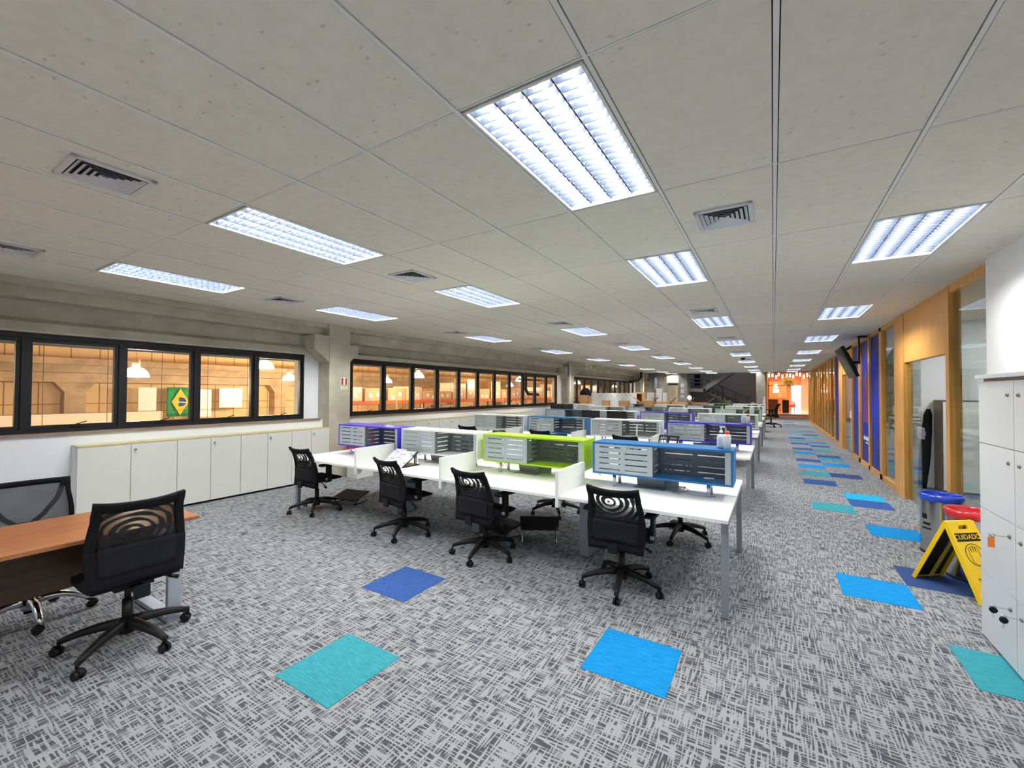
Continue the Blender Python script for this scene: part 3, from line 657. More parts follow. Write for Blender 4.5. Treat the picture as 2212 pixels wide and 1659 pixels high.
def make_chair(arms=True, net=.95, rot0=-.157, bk=dict(wt=.215, h0=.385, h=.50)):
    t = thing('office_chair', 'x', 'chair')
    wheelset(t, .335, .1, rot0, m_black)
    g = MB(); g.cyl((0, 0, .12), (0, 0, .30), .028, seg=16); g.cyl((0, 0, .30), (0, 0, .41), .018, seg=16); g.build('gas_column', m_black, t)
    g = MB(); g.box(-.10, .10, -.13, .11, .40, .435, .01); g.box(-.03, .03, -.24, -.10, .395, .43, .008); g.box(-.04, .04, -.262, -.235, .37, .45, .008); g.build('mechanism', m_black, t)
    g = MB(); g.tube([(.05, 0, .41), (.16, -.02, .40), (.22, -.03, .375)], .006, 6); g.cyl((.21, -.03, .38), (.26, -.035, .355), .012, .014, 8); g.build('lever', m_black, t)
    def seat(top):
        def fn(u, v):
            x, y = u*.235, -.20+.44*v; r = max(abs(u), abs(2*v-1)); e = (1-min(1, r)**6)
            return (x*(1-.10*abs(2*v-1)**4), y, (.475+.018*e-.02*max(0, v-.8)*3) if top else (.435+.012*(1-e)))
        return fn
    g = MB(); n = 12
    for top in (True, False):
        fn = seat(top); G = [[g.bm.verts.new(fn(-1+2*i/n, j/n)) for j in range(n+1)] for i in range(n+1)]
        for i in range(n):
            for j in range(n): f = g.bm.faces.new((G[i][j], G[i+1][j], G[i+1][j+1], G[i][j+1])); f.smooth = True
        if top: GT = G
    for j in range(n):
        for i in (0, n): f = g.bm.faces.new((GT[i][j], GT[i][j+1], G[i][j+1], G[i][j])); f.smooth = True
    for i in range(n):
        for j in (0, n): f = g.bm.faces.new((GT[i][j], GT[i+1][j], G[i+1][j], G[i][j])); f.smooth = True
    g.build('seat', m_blackf, t)
    B = back_pt(**bk)
    g = MB(); g.sheet(B, -1, -.80, .44, 1, 3, 14, .026); g.sheet(B, .80, 1, .44, 1, 3, 14, .026); g.sheet(B, -.80, .80, .90, 1, 12, 2, .024); g.sheet(B, -1, 1, 0, .46, 16, 8, .034)
    g.build('back_frame', m_blackf, t)
    g = MB(); g.sheet(B, -.81, .81, .45, .91, 14, 10, .004); g.build('back_mesh', mesh_fabric_mat('black netting with painted moire' if net > .9 else 'dense black netting', net), t)
    g = MB(); B2 = back_pt(**dict(bk, yb=-.213)); g.sheet(B2, -.76, .76, .13, .47, 12, 6, .041); g.build('back_pad', m_pad, t)
    if arms:
        for s2 in (-1, 1):
            a = MB(); a.box(s2*.14-.12 if s2 < 0 else .14, s2*.14 if s2 < 0 else .26, -.04, .03, .425, .445, .006)
            a.box(s2*.262-.016, s2*.262+.016, -.04, .035, .43, .65, .008)
            po = a.build('armrest', m_black, t)
            p = MB(); p.box(s2*.262-.042, s2*.262+.042, -.13, .12, .65, .682, .013); p.build('arm_pad', m_pad, po)
            p = MB(); p.box(s2*.262-.017, s2*.262+.017, -.0415, -.03, .46, .49, .002); p.build('height_button', m_alu, po)
    return t
chair0 = make_chair(); _ch = [0]
def place_chair(x, y, deg, label, group=None, base=0):
    rz = math.radians(deg)
    if not _ch[0]: _ch[0] = 1; chair0.location = (x, y, 0); chair0.rotation_euler = (0, 0, rz); chair0['label'] = label; o = chair0
    else: o = dup(chair0, (x, y, 0), rz, label)
    if group: o['group'] = group
    for ch in o.children:
        if ch.name.startswith(('star_base', 'caster')): ch.rotation_euler = (0, 0, math.radians(base))
    return o
G1 = 'black mesh office chairs along the nearest desk'
place_chair(-1.12, 3.56, 1, 'black mesh office chair in front of the near petrol blue shelf box', G1)
place_chair(-2.54, 3.53, -5, 'black mesh office chair in front of the lime green shelf box', G1, 5)
place_chair(-3.72, 3.55, -8, 'black mesh office chair in front of the desk with the papers on a stand', G1, 26)
place_chair(-5.46, 3.58, 0, 'black mesh office chair at the window end of the near desk row', G1, 38)
tall0 = []
def place_tall(x, y, deg, label, group=None):
    if not tall0: o = make_chair(bk=dict(wt=.225, h0=.43, h=.535)); tall0.append(o); o.location = (x, y, 0); o.rotation_euler = (0, 0, math.radians(deg)); o['label'] = label
    else: o = dup(tall0[0], (x, y, 0), math.radians(deg), label)
    if group: o['group'] = group
G2 = 'black office chairs between the first and second desk rows'
place_chair(-2.60, 5.25, 172, 'black office chair behind the lime green shelf box, only its star base showing', G2)
place_chair(-.92, 5.10, 200, 'black office chair behind the petrol blue shelf box, star base showing under the desk', G2)
place_tall(-1.95, 6.82, -15, 'black mesh chair back rising behind the petrol blue shelf box', G2)
place_tall(-3.56, 6.92, -10, 'black mesh chair back rising behind the lime green shelf box', G2)
place_tall(-5.26, 6.95, -4, 'black mesh chair back rising behind the near white shelf box', G2)
cf_ = place_chair(-.10, 23.9, 80, 'black office chair standing in the aisle at the far desk end', 'far office chairs')
cf_.scale = (1.28, 1.28, 1.28)
place_chair(-4.3, 13.2, 0, 'black office chair back behind the third desk row of shelf boxes', 'far office chairs')
place_chair(-2.7, 25.0, 160, 'black office chair standing alone in front of the staircase', 'far office chairs')
place_chair(-.85, 24.6, 200, 'black office chair near the concrete pier before the lounge', 'far office chairs')
# chair at the wooden table: armless, slimmer
tc_ = make_chair(arms=False, net=.42, rot0=0.0, bk=dict(wt=.225, h0=.475, h=.50, lean=.04)); tc_.location = (-3.65, 1.06, 0); tc_.rotation_euler = (0, 0, math.radians(89)); tc_['label'] = 'black armless mesh chair in front of the brown wooden table'; tc_['group'] = 'chairs at the brown table'
def make_task_chair():
    t = thing('task_chair', 'grey mesh task chair with chrome star base behind the brown wooden table', 'chair', group='chairs at the brown table')
    wheelset(t, .31, .1, .35, m_chrome, (.032, .020), True)
    g = MB(); g.cyl((0, 0, .06), (0, 0, .30), .030, seg=16); g.cyl((0, 0, .30), (0, 0, .42), .018, seg=12); g.build('gas_column', m_black, t)
    g = MB(); g.box(-.11, .11, -.14, .12, .405, .44, .01); g.box(-.04, .04, -.27, -.12, .40, .43, .008); g.box(-.03, .03, -.285, -.255, .40, .66, .008); g.build('mechanism', m_black, t)
    g = MB(); g.box(-.245, .245, -.22, .25, .44, .51, .03); g.build('seat', m_blackf, t)
    B = back_pt(.235, .225, .50, .47, .05, .0, .03, -.24)
    g = MB(); g.sheet(B, -1, -.88, 0, 1, 2, 14, .03); g.sheet(B, .88, 1, 0, 1, 2, 14, .03); g.sheet(B, -1, 1, .93, 1, 14, 2, .03); g.sheet(B, -1, 1, 0, .06, 14, 2, .03); g.build('back_frame', m_blackf, t)
    g = MB(); g.sheet(B, -.88, .88, .06, .93, 12, 12, .003); g.build('back_mesh', mesh_fabric_mat('grey back netting', .34, False, (.05, .055, .065, 1)), t)
    g = MB(); g.tube([(.0, -.30, .60), (.10, -.285, .70), (.17, -.262, .82), (.20, -.255, .95)], .016, 8); g.tube([(.0, -.30, .60), (-.10, -.285, .70), (-.17, -.262, .82), (-.20, -.255, .95)], .016, 8); g.build('back_brace', m_blackf, t)
    return t
o = make_task_chair(); o.location = (-4.62, .80, 0); o.rotation_euler = (0, 0, math.radians(-92))

# ================================================================ BROWN TABLE
t = thing('wooden_table', 'brown wood grain table with a grey steel loop leg at the left of the photo', 'table')
MB().box(-4.43, -3.635, -.9, 1.45, .725, .75, .002).build('tabletop', wood_mat('reddish brown table laminate', srgb(150, 94, 58), srgb(184, 124, 84), 'y', .28), t)
MB().box(-4.02, -4.00, -.85, 1.30, .36, .722).build('modesty_panel', wood_mat('shade darkened brown panel', srgb(62, 44, 30), srgb(82, 58, 40), 'y', .4), t)  # panel colour darkened for the shade under the tabletop
for y in (1.34, -.8):
    g = MB(); g.box(-3.76, -3.72, y-.04, y+.04, .0, .70, .002); g.box(-4.35, -4.31, y-.04, y+.04, .0, .70, .002); g.box(-4.31, -3.76, y-.04, y+.04, .0, .035, .002); g.box(-4.31, -3.76, y-.04, y+.04, .665, .70, .002)
    g.build('loop_leg', P('silver painted loop leg', srgb(178, 188, 202), .35, .2), t)
g = MB(); g.box(-4.2, -3.86, 1.31, 1.37, .70, .725); g.box(-4.2, -3.86, -.83, -.77, .70, .725); g.box(-4.05, -4.0, -.8, 1.34, .68, .70); g.build('under_rail', m_black, t)

# ================================================================ CABINETS ALONG THE WINDOWS
def cabinet(y0, y1, label, H_=.985, x0=-7.22, xb=-7.445, doors=2, knob=True):
    t = thing('storage_cabinet', label, 'cabinet', (0, 0, 0), 0, 'low off white cabinets along the windows')
    f = MB(); f.box(xb, x0-.02, y0+.001, y1-.001, .03, H_-.02); f.box(xb, x0-.035, y0+.01, y1-.01, 0, .03, mi=1); f.build('body', [m_cab, m_black], t)
    MB().box(xb, x0, y0, y1, H_-.02, H_, .002).build('cabinet_top', m_edge, t)
    w = (y1-y0)/doors
    for k in range(doors):
        d = MB().box(x0-.018, x0, y0+k*w+.004, y0+(k+1)*w-.003, .035, H_-.025, .002).build('door', m_cab, t)
        if k == 1 and knob:
            h = MB(); yk = y0+k*w+.045; h.cyl((x0, yk, H_-.10), (x0+.012, yk, H_-.10), .013, seg=12); h.box(x0+.012, x0+.028, yk-.003, yk+.003, H_-.105, H_-.085); h.tube([(x0+.03, yk, H_-.095), (x0+.034, yk-.008, H_-.13), (x0+.03, yk, H_-.15)], .004, 6)
            h.build('lock_and_key', m_chrome, d)
    return t
CB = [1.60, 2.60, 3.43, 4.25, 4.975]
for k in range(4): cabinet(CB[k], CB[k+1], 'low off white two door cabinet under the windows, %s from the brown table' % ROWN[k], doors=2)
yy = 5.56
for k in range(9):
    cabinet(yy, yy+.82, 'low off white two door cabinet past the first concrete column, %s from the column' % ROWN[k]); yy += .822
for k in range(3): cabinet(16.6+k*.83, 17.43+k*.83, 'low off white cabinet past the second concrete column, %s from it' % ROWN[k])

# fire hose box etc. by column
t = thing('fire_box', 'red box on a white stand in front of the first concrete column', 'fire equipment', (-6.93, 5.45, 0))
MB().box(-.16, .16, -.20, .20, .42, .86, .01).build('red_case', P('signal red metal', srgb(196, 30, 34), .4), t)
MB().box(-.15, .15, -.19, .19, 0, .42, .005).build('stand', m_cab, t)
MB().box(.161, .165, -.12, .12, .66, .78).build('white_plate', m_white, t)
t = thing('extinguisher_sign', 'small red and white fire sign on the first concrete column', 'sign', (-7.249, 5.30, 0))
MB().box(0, .003, -.075, .075, 1.70, 1.935).build('board', P('pale green sign plate', srgb(224, 240, 214), .4), t)
g = MB(); g.box(.003, .0045, -.062, -.022, 1.79, 1.92); g.box(.003, .0045, .022, .062, 1.79, 1.92); g.build('red_bars', P('sign red', srgb(200, 38, 34), .4), t)
g = MB(); g.box(.003, .0045, -.022, .022, 1.79, 1.92); g.build('white_arrow', m_white, t)
g = MB(); g.box(.003, .0045, -.062, .062, 1.765, 1.782); g.box(.003, .0045, -.045, .045, 1.725, 1.735); g.build('caption_lines', P('sign green', srgb(120, 160, 130), .5), t)
t = thing('conduit_pipe', 'white conduit running down the second concrete column', 'pipe'); g = MB(); g.cyl((-7.20, 15.90, 0), (-7.20, 15.90, CZ), .045, seg=12); g.build('pipe', P('white pvc', srgb(222, 222, 214), .5), t)
t = thing('conduit_pipe', 'white conduit on the third concrete column', 'pipe'); g = MB(); g.cyl((-7.18, 27.2, 0), (-7.18, 27.2, CZ), .07, seg=12); g.build('pipe', P('white pvc', srgb(222, 222, 214), .5), t)
t = thing('bracket_lamp', 'small white twin lamp beside the top of the second concrete column', 'lamp', (-6.9, 17.0, 0)); g = MB(); g.cyl((0, 0, 2.70), (0, 0, CZ), .02, seg=8); g.lathe([(.001, 2.62), (.09, 2.64), (.07, 2.76), (.02, 2.8)], (0, -.1, 0)); g.lathe([(.001, 2.68), (.07, 2.69), (.06, 2.80), (.02, 2.84)], (.05, .28, 0)); g.tube([(0, -.1, 2.8), (.02, .1, 2.86), (.05, .28, 2.84)], .01); g.build('lamp_body', m_white, t)

# ================================================================ LOCKER (right foreground)
t = thing('locker_cabinet', 'tall pale grey locker cabinet at the right edge with keys hanging in two doors', 'locker')
LX, LY1 = 1.229, 4.166; m_lock = P('pale grey locker laminate', srgb(214, 217, 222), .45, var=.01)
MB().box(LX+.018, 1.735, LY1-1.99, LY1-.002, .02, 1.755, .002).build('body', m_lock, t)
MB().box(LX-.015, 1.735, LY1-2.0, LY1+.008, 1.775, 1.80, .003).build('cabinet_top', m_lock, t)
MB().box(LX+.02, 1.73, LY1-1.98, LY1-.02, 1.755, 1.775).build('recessed_rail', m_taupe, t)  # narrow taupe strip set back between body and top
zs = [.02, .45, .89, 1.335, 1.752]; m_lk = P('dull steel cam lock', srgb(150, 150, 150), .35, .8)
for c in range(4):
    for r in range(4):
        y1 = LY1-c*.497-.003; y0 = y1-.491; z0, z1 = zs[r]+.0025, zs[r+1]-.0025
        d = MB().box(LX, LX+.017, y0, y1, z0, z1, .001).build('door', m_lock, t)
        yk = (y0+.065) if c % 2 == 0 else (y1-.065); zk = z1-.085; h = MB(); h.cyl((LX, yk, zk), (LX-.008, yk, zk), .0125, .011, 14); h.cyl((LX-.008, yk, zk), (LX-.011, yk, zk), .006, seg=8)
        h.build('lock', m_lk, d)
def key(y, z, head, label, fob=None):
    t = thing('locker_key', label, 'key', (LX-.011, y, z))
    MB().box(-.055, 0, -.001, .001, -.004, .004).build('blade', m_chrome, t)
    g = MB(); g.lathe([(.001, -.0015), (.014, -.0015), (.014, .0015), (.001, .0015)], (0, 0, 0), 12); 
    for v in g.bm.verts: v.co = Vector((-.066+v.co.x, v.co.z, v.co.y))
    g.build('bow', head, t)
    if fob == 'tag':
        g = MB(); g.box(-.085, -.055, -.004, .002, -.075, -.012, .004); g.build('orange_tag', P('orange plastic tag', srgb(244, 140, 40), .4), t)
    else:
        g = MB(); g.lathe([(.012, -.005), (.019, -.005), (.019, .005), (.012, .005)], seg=14)
        for v in g.bm.verts: v.co = Vector((-.066+v.co.x, v.co.z-.004, v.co.y-.018))
        g.build('key_head', m_black, t); g = MB(); g.box(-.069, -.063, -.006, -.002, -.065, -.03); g.build('spare_blade', m_chrome, t)
    return t
key(LY1-.003-.491+.065, .885-.085, m_chrome, 'key with an orange tag hanging in the third locker door from the top', 'tag')
key(LY1-.003-.491+.065, .4475-.085, m_chrome, 'black headed key hanging in the bottom left locker door')
key(LY1-.497-.003-.065, .4475-.085, m_chrome, 'black headed key hanging in the bottom locker door of the second column')
# shelf niche on the white wall
t = thing('wall_niche', 'white wall mounted box unit above the pale grey lockers', 'cabinet'); g = MB(); g.box(1.66, 1.74, 3.0, 4.92, 1.80, 2.09, .002); g.build('wall_niche_body', P('warm white board', srgb(236, 234, 226), .5), t)

# ================================================================ BINS, WET FLOOR SIGN
def bin_(x, y, bag, lab, mark=False):
    t = thing('waste_bin', lab, 'bin', (x, y, 0), 0, 'round steel waste bins with coloured liners')
    R_ = .165; g = MB(); g.lathe([(R_-.01, 0), (R_, .01), (R_, .60), (R_-.004, .60), (R_-.004, .02), (.001, .02)], seg=36); g.build('steel_drum', P('mirror polished steel drum', (.5, .5, .5, 1), .18, 1, var=.03), t, smooth=40)
    MB().lathe([(R_+.001, .0), (R_+.003, .0), (R_+.003, .025), (R_+.001, .025)], seg=36).build('plinth_ring', m_black, t)
    g = MB(); g.lathe([(R_-.012, .52), (R_-.008, .60), (R_-.005, .622), (R_+.012, .618), (R_+.014, .59), (R_+.006, .565), (R_+.003, .55)], seg=48)
    for v in g.bm.verts:
        a = math.atan2(v.co.y, v.co.x); k = mnoise.noise(Vector((v.co.x*14, v.co.y*14, v.co.z*30)))
        if v.co.z < .61: v.co.z += .006*math.sin(9*a)+.008*k
        v.co.x *= 1+.02*k; v.co.y *= 1+.02*k
    g.build('bin_liner', bag, t)
    if mark:
        g = MB(); gm = MB()
        for k in range(5): a0 = 3.55+k*.09; gm.box(R_+.0005, R_+.002, -.006, .006, .30, .325, rot=Matrix.Rotation(a0, 3, 'Z'), piv=(0, 0, .31))
        for k in range(6): a0 = 3.5+k*.09; gm.box(R_+.0005, R_+.002, -.007, .007, .255, .272, rot=Matrix.Rotation(a0, 3, 'Z'), piv=(0, 0, .26))
        for k in range(3): a0 = 3.5+k*.1; gm.box(R_+.0005, R_+.002, -.010, .010, .36, .41, rot=Matrix.Rotation(a0, 3, 'Z'), piv=(0, 0, .38))
        gm.build('printed_mark', m_black, t)
    return t
m_lb = P('glossy blue bin liner', srgb(20, 72, 204), .15, coat=.6); m_lr = P('glossy red bin liner', srgb(206, 34, 48), .15, coat=.6)
bin_(1.505, 6.08, m_lb, 'round steel bin with a blue liner beside the glass partition', True)
bin_(1.53, 5.40, m_lr, 'round steel bin with a red liner between the locker and the blue one')
t = thing('caution_sign', 'yellow folding wet floor sign reading CUIDADO, open on the carpet', 'sign', (1.351, 5.028, 0), math.radians(0))
m_yel = P('yellow plastic', srgb(248, 206, 14), .4, var=.03); m_yin = P('black inner sign panel', srgb(20, 20, 20), .6)
def board(s):
    """s=-1: leaf facing the camera side, +1: far leaf; origin on the ridge line, leaf leans out along local y"""
    A = math.atan2(.258, .575)
    R1 = Matrix.Rotation(-s*A*-1, 4, 'X')
    return Matrix.Translation((0, 0, .583)) @ Matrix.Rotation(s*A, 4, 'X')
def leaf(s, name):
    M = board(s); L = .632; g = MB(); o = .012*s
    # outline with a hand slot, built in the plane x,z hanging from the ridge
    w0, w1 = .134, .142
    def q(x0a, x1a, x0b, x1b, za, zb):
        pl = [(x0a, za), (x1a, za), (x1b, zb), (x0b, zb)]; g.prism(pl, 'y', min(0, o), max(0, o))
    W_ = lambda z: w0+(w1-w0)*(-z/L)
    q(-W_(0), W_(0), -W_(-.035), W_(-.035), 0, -.035)
    q(-W_(-.035), -.045, -W_(-.065), -.045, -.035, -.065); q(.045, W_(-.035), .045, W_(-.065), -.035, -.065)
    q(-W_(-.065), W_(-.065), -W_(-L), W_(-L), -.065, -L)
    for sx in (-1, 1): g.prism([(sx*(w0-.012), 0), (sx*w0, 0), (sx*w1, -L), (sx*(w1-.012), -L)], 'y', min(0, o*-.0-.0), max(0, o)) if False else None
    g.bm.transform(M); lo = g.build(name, m_yel, t)
    g = MB(); g.prism([(-w0+.016, -.075), (w0-.016, -.075), (w1-.018, -L+.02), (-w1+.018, -L+.02)], 'y', *sorted((-.001*s, -.002*s))); g.bm.transform(M); g.build('inner_face', m_yin, lo)
    for sx in (-1, 1):
        g = MB(); g.prism([(sx*(w0-.006), -.01), (sx*w0, -.01), (sx*w1, -L), (sx*(w1-.006), -L)], 'y', *sorted((0, -.022*s))); g.bm.transform(M); g.build('side_rim', m_yel, lo)
    return lo, M
l1, M1 = leaf(1, 'far_leaf'); l2, M2 = leaf(-1, 'front_leaf')
F2 = M2 @ Matrix.Translation((0, -.0125, 0)) @ Matrix.Rotation(PI/2, 4, 'X')   # text plane: x right, y up
g = MB(); g.box(-.112, .112, -.0006, .0006, -.165, -.098, 0)
g.bm.transform(M2 @ Matrix.Translation((0, -.0126, 0))); g.build('title_panel', m_black, l2)
text_mesh('CUIDADO', .054, .0006, m_yel, 'title_lettering', l2, F2 @ Matrix.Translation((0, -.131, .0014)), .98)
text_mesh('MANTENHA', .030, .0006, m_black, 'lower_lettering', l2, F2 @ Matrix.Translation((0, -.455, .0008)), .95)
g = MB()
for k in range(28):
    a0, a1 = 2*PI*k/28, 2*PI*(k+1)/28
    g.prism([(.088*math.cos(a0), -.27+.088*math.sin(a0)), (.088*math.cos(a1), -.27+.088*math.sin(a1)), (.083*math.cos(a1), -.27+.083*math.sin(a1)), (.083*math.cos(a0), -.27+.083*math.sin(a0))], 'y', -.0138, -.0122)
hand = [(-.045, -.33), (-.05, -.26), (-.045, -.215), (-.028, -.215), (-.026, -.25), (-.022, -.205), (-.006, -.205), (-.004, -.25), (0, -.20), (.014, -.20), (.018, -.25), (.022, -.21), (.038, -.21), (.042, -.30), (.02, -.345), (-.02, -.345)]
for i in range(len(hand)):
    p, q = Vector(hand[i]), Vector(hand[(i+1) % len(hand)]); n = (q-p).normalized().orthogonal()*.0014
    g.prism([tuple(p-n), tuple(q-n), tuple(q+n), tuple(p+n)], 'y', -.0138, -.0122)
g.bm.transform(M2); g.build('hand_symbol', m_black, l2)
g = MB(); g.prism([(-.012, -.02), (.022, -.02), (.010, -.60), (-.03, -.60)], 'y', -.034, -.028); g.bm.transform(M1); g.build('strap', P('yellow strap', srgb(196, 168, 40), .6), t)
t.rotation_euler = (0, 0, math.radians(38))

# ================================================================ ROOM BEHIND THE GLASS
t = thing('tall_cabinet', 'taupe sided cabinet with white doors inside the glazed room', 'cabinet'); MB().box(2.44, 4.4, 9.80, 10.19, 0, 1.56, .003).build('carcass', m_taupe, t)
for k in range(4): MB().box(2.46+k*.485, 2.94+k*.485, 9.782, 9.80, .04, 1.53, .002).build('door', m_white, t)
t = thing('cloth_bag', 'long black cloth bag leaning against the taupe cabinet in the glazed room', 'bag')
g = MB(); n = 14; pts = []; rr = []
for i in range(n+1):
    q = i/n; pts.append(Vector((2.22+.12*q, 9.93+.12*q, .02+1.38*q))); rr.append(.055+.022*math.sin(PI*min(1, q*1.1))+.009*mnoise.noise(Vector((q*9, 2, 1)))+(.0 if q < .96 else -.03))
g.tube(pts, rr, 14); g.build('bag_body', m_blackf, t)
t = thing('wall_switch', 'white light switch plate on the wall of the glazed room', 'switch'); MB().box(2.11, 2.22, 10.21, 10.22, 1.18, 1.30, .002).build('plate', m_white, t); MB().box(2.14, 2.19, 10.20, 10.21, 1.22, 1.26, .002).build('rocker', P('grey switch rocker', srgb(190, 192, 194), .4), t)
t = thing('wall_outlet', 'white outlet box low on the wall of the glazed room', 'outlet'); MB().box(2.12, 2.26, 10.18, 10.22, .36, .44, .003).build('outlet_box', m_white, t)
t = thing('room_light', 'recessed louvred light seen through the near glass panel', 'ceiling light', (3.35, 8.6, CZ)); MB().box(-.31, .31, -.61, .61, -.012, -.002).build('frame', m_tbar, t); MB().box(-.29, .29, -.59, .59, -.02, -.012).build('diffuser', emit_mat('room diffuser', (.95, .98, 1, 1), 9.0), t)
t = thing('room_light', 'recessed louvred light of the second glazed room', 'ceiling light', (3.2, 12.6, CZ)); MB().box(-.31, .31, -.61, .61, -.012, -.002).build('frame', m_tbar, t); MB().box(-.29, .29, -.59, .59, -.02, -.012).build('diffuser', emit_mat('room diffuser', (.95, .98, 1, 1), 9.0), t)
dup(vent, (3.3, 7.3, CZ), 0, 'square air diffuser seen through the near glass panel')
for y in (19.0, 23.0, 27.0):
    t = thing('room_light', 'warm ceiling light in the oak fronted room, %s along' % {19.0: 'first', 23.0: 'second', 27.0: 'third'}[y], 'ceiling light', (3.0, y, CZ)); MB().box(-.15, .15, -.5, .5, -.03, -.004).build('diffuser', emit_mat('warm diffuser', (1, .72, .42, 1), 6.0), t)
MB().box(3.9, 3.95, 16.0, 30.0, 0, CZ-.02).build('wall_oak_room', m_orange)['kind'] = 'structure'
t = thing('meeting_table', 'white table inside the second glazed room', 'table', (3.2, 12.6, 0)); MB().box(-.5, .5, -1.0, 1.0, .72, .75, .004).build('tabletop', m_white, t)
for sx in (-.45, .45):
    for sy in (-.9, .9): MB().box(sx-.02, sx+.02, sy-.02, sy+.02, 0, .72).build('leg', m_white, t)

# ================================================================ TELEVISION
t = thing('wall_television', 'black flat television tilted on an arm above the blue film panels', 'television', (1.42, 11.95, 2.36))
RT = Matrix.Rotation(math.radians(-22), 4, 'Y')
g = MB(); g.box(-.03, .035, -.56, .56, -.36, .36, .01); g.bm.transform(RT); g.build('body', m_black, t)
g = MB(); g.box(-.034, -.03, -.535, .535, -.335, .335); g.bm.transform(RT); g.build('screen', P('glossy dark screen', srgb(16, 12, 12), .06, spec=.8), t)
g = MB(); g.box(.035, .075, -.35, .35, -.2, .2, .01); g.bm.transform(RT); g.build('rear_housing', m_black, t)
g = MB(); g.cyl((.23, 0, .0), (.23, 0, .59), .018, seg=8); g.box(.05, .25, -.03, .03, -.03, .03); g.box(.2, .4, -.08, .08, .56, .59); g.build('mount_arm', m_black, t)

# ================================================================ COLOURED CARPET TILES
TX, TY = -.5127, 2.3965
TC = {'blue': tile_mat('bright blue carpet', srgb(28, 150, 222)), 'cyan': tile_mat('sky blue carpet', srgb(46, 178, 226)), 'teal': tile_mat('turquoise carpet', srgb(68, 166, 180)),
      'royal': tile_mat('royal blue carpet', srgb(62, 98, 166)), 'navy': tile_mat('slate navy carpet', srgb(62, 86, 140))}
TN = {'blue': 'bright blue', 'cyan': 'sky blue', 'teal': 'turquoise', 'royal': 'royal blue', 'navy': 'slate navy'}
tiles = [(-1, 0, 'blue', 'bright blue square carpet tile alone in the foreground, near the right desk corner'), (-4, -2, 'teal', 'turquoise square carpet tile in the foreground, nearest the camera'),
         (-5, 0, 'royal', 'royal blue square carpet tile in front of the office chairs'), (3, 2, 'teal', 'turquoise carpet tile partly under the pale grey locker cabinet'),
         (2, 4, 'blue', 'bright blue carpet tile in the aisle, left of the wet floor sign'), (3, 5, 'navy', 'slate navy carpet tile under the yellow wet floor sign'), (3, 8, 'blue', 'bright blue carpet tile in the aisle, left of the steel bins')]
far = [(2, 10, 'teal'), (3, 11, 'royal'), (3, 12, 'cyan'), (2, 14, 'royal'), (3, 16, 'navy'), (2, 16, 'teal'), (2, 18, 'blue'), (3, 19, 'blue'), (2, 20, 'royal'), (3, 21, 'teal'), (3, 22, 'royal'), (2, 23, 'blue'), (3, 25, 'teal'), (2, 25, 'royal'),
       (3, 27, 'royal'), (2, 28, 'royal'), (3, 29, 'blue'), (2, 30, 'teal'), (2, 32, 'royal'), (3, 33, 'cyan'), (3, 35, 'royal'), (2, 36, 'cyan'), (3, 39, 'blue'), (2, 42, 'cyan'), (3, 45, 'blue'), (2, 47, 'navy'), (2, 51, 'royal'), (3, 54, 'cyan'), (2, 59, 'cyan')]
cc = {}
for i, j, c in far:
    cc[(i, c)] = cc.get((i, c), 0)+1
    tiles.append((i, j, c, '%s carpet tile, %s row down the aisle, %s of its colour from the camera' % (TN[c], 'left' if i == 2 else 'right', ROWN[cc[(i, c)]-1])))
for i, j, c, lab in tiles:
    o = MB().box(-.249, .249, -.249, .249, 0, .003).build('carpet_tile', TC[c], loc=(TX+(i+.5)*.5, TY+(j+.5)*.5, .0005)); tag(o, lab, 'carpet tile', 'coloured carpet tiles')

# ================================================================ SMALL THINGS ON THE DESKS
m_clear = glass_mat('clear bottle plastic', (.93, .96, .98, 1), .9); m_org = P('orange red cap', srgb(240, 84, 40), .4)
def pump_bottle(x, y, z, lab, s=1.0):
    t = thing('sanitizer_bottle', lab, 'bottle', (x, y, z), 0, 'hand sanitizer bottles on the shelf boxes')
    MB().lathe([(.001, 0), (.036, .002), (.038, .02), (.038, .10), (.030, .125), (.012, .135), (.012, .14)], seg=20).build('bottle_body', m_clear, t)
    MB().lathe([(.001, .004), (.033, .005), (.034, .02), (.034, .095), (.024, .122), (.001, .124)], seg=20).build('gel', P('milky clear gel', srgb(206, 216, 226), .3), t)
    g = MB(); g.cyl((0, 0, .137), (0, 0, .158), .015, .013, 12); g.cyl((0, 0, .158), (0, 0, .185), .005, seg=8); g.box(-.012, .034, -.009, .009, .183, .194, .003); g.build('pump', m_white, t)
    t.scale = (s, s, s); return t
def squeeze_bottle(x, y, z, lab, s=1.0):
    t = thing('sanitizer_bottle', lab, 'bottle', (x, y, z), 0, 'hand sanitizer bottles on the shelf boxes')
    MB().lathe([(.001, 0), (.026, .002), (.027, .1), (.02, .115), (.001, .118)], seg=16, sy=.7).build('bottle_body', P('white translucent plastic', srgb(232, 236, 242), .3), t)
    MB().cyl((0, 0, .115), (0, 0, .14), .016, seg=14).build('cap', m_org, t); t.scale = (s, s, s); return t
Z1 = SZ1
pump_bottle(-.40, 4.13, Z1, 'clear pump sanitizer bottle on the petrol blue shelf box', 1.0); squeeze_bottle(-.345, 4.05, Z1, 'white bottle with orange cap on the petrol blue shelf box', 1.15)
pump_bottle(-.40, 7.50, Z1, 'clear pump sanitizer bottle on the violet blue shelf box of the second row', 1.1); squeeze_bottle(-.34, 7.44, Z1, 'white bottle with orange cap on the violet shelf box of the second row', 1.1)
pump_bottle(-.42, 10.95, Z1, 'clear pump bottle on the white shelf box of the third row', 1.4); squeeze_bottle(-.36, 14.35, Z1, 'white bottle on the olive green shelf box of the fourth row', 1.3)
pump_bottle(-.34, 21.0, Z1, 'white bottle at the far end of the shelf boxes', 1.6)
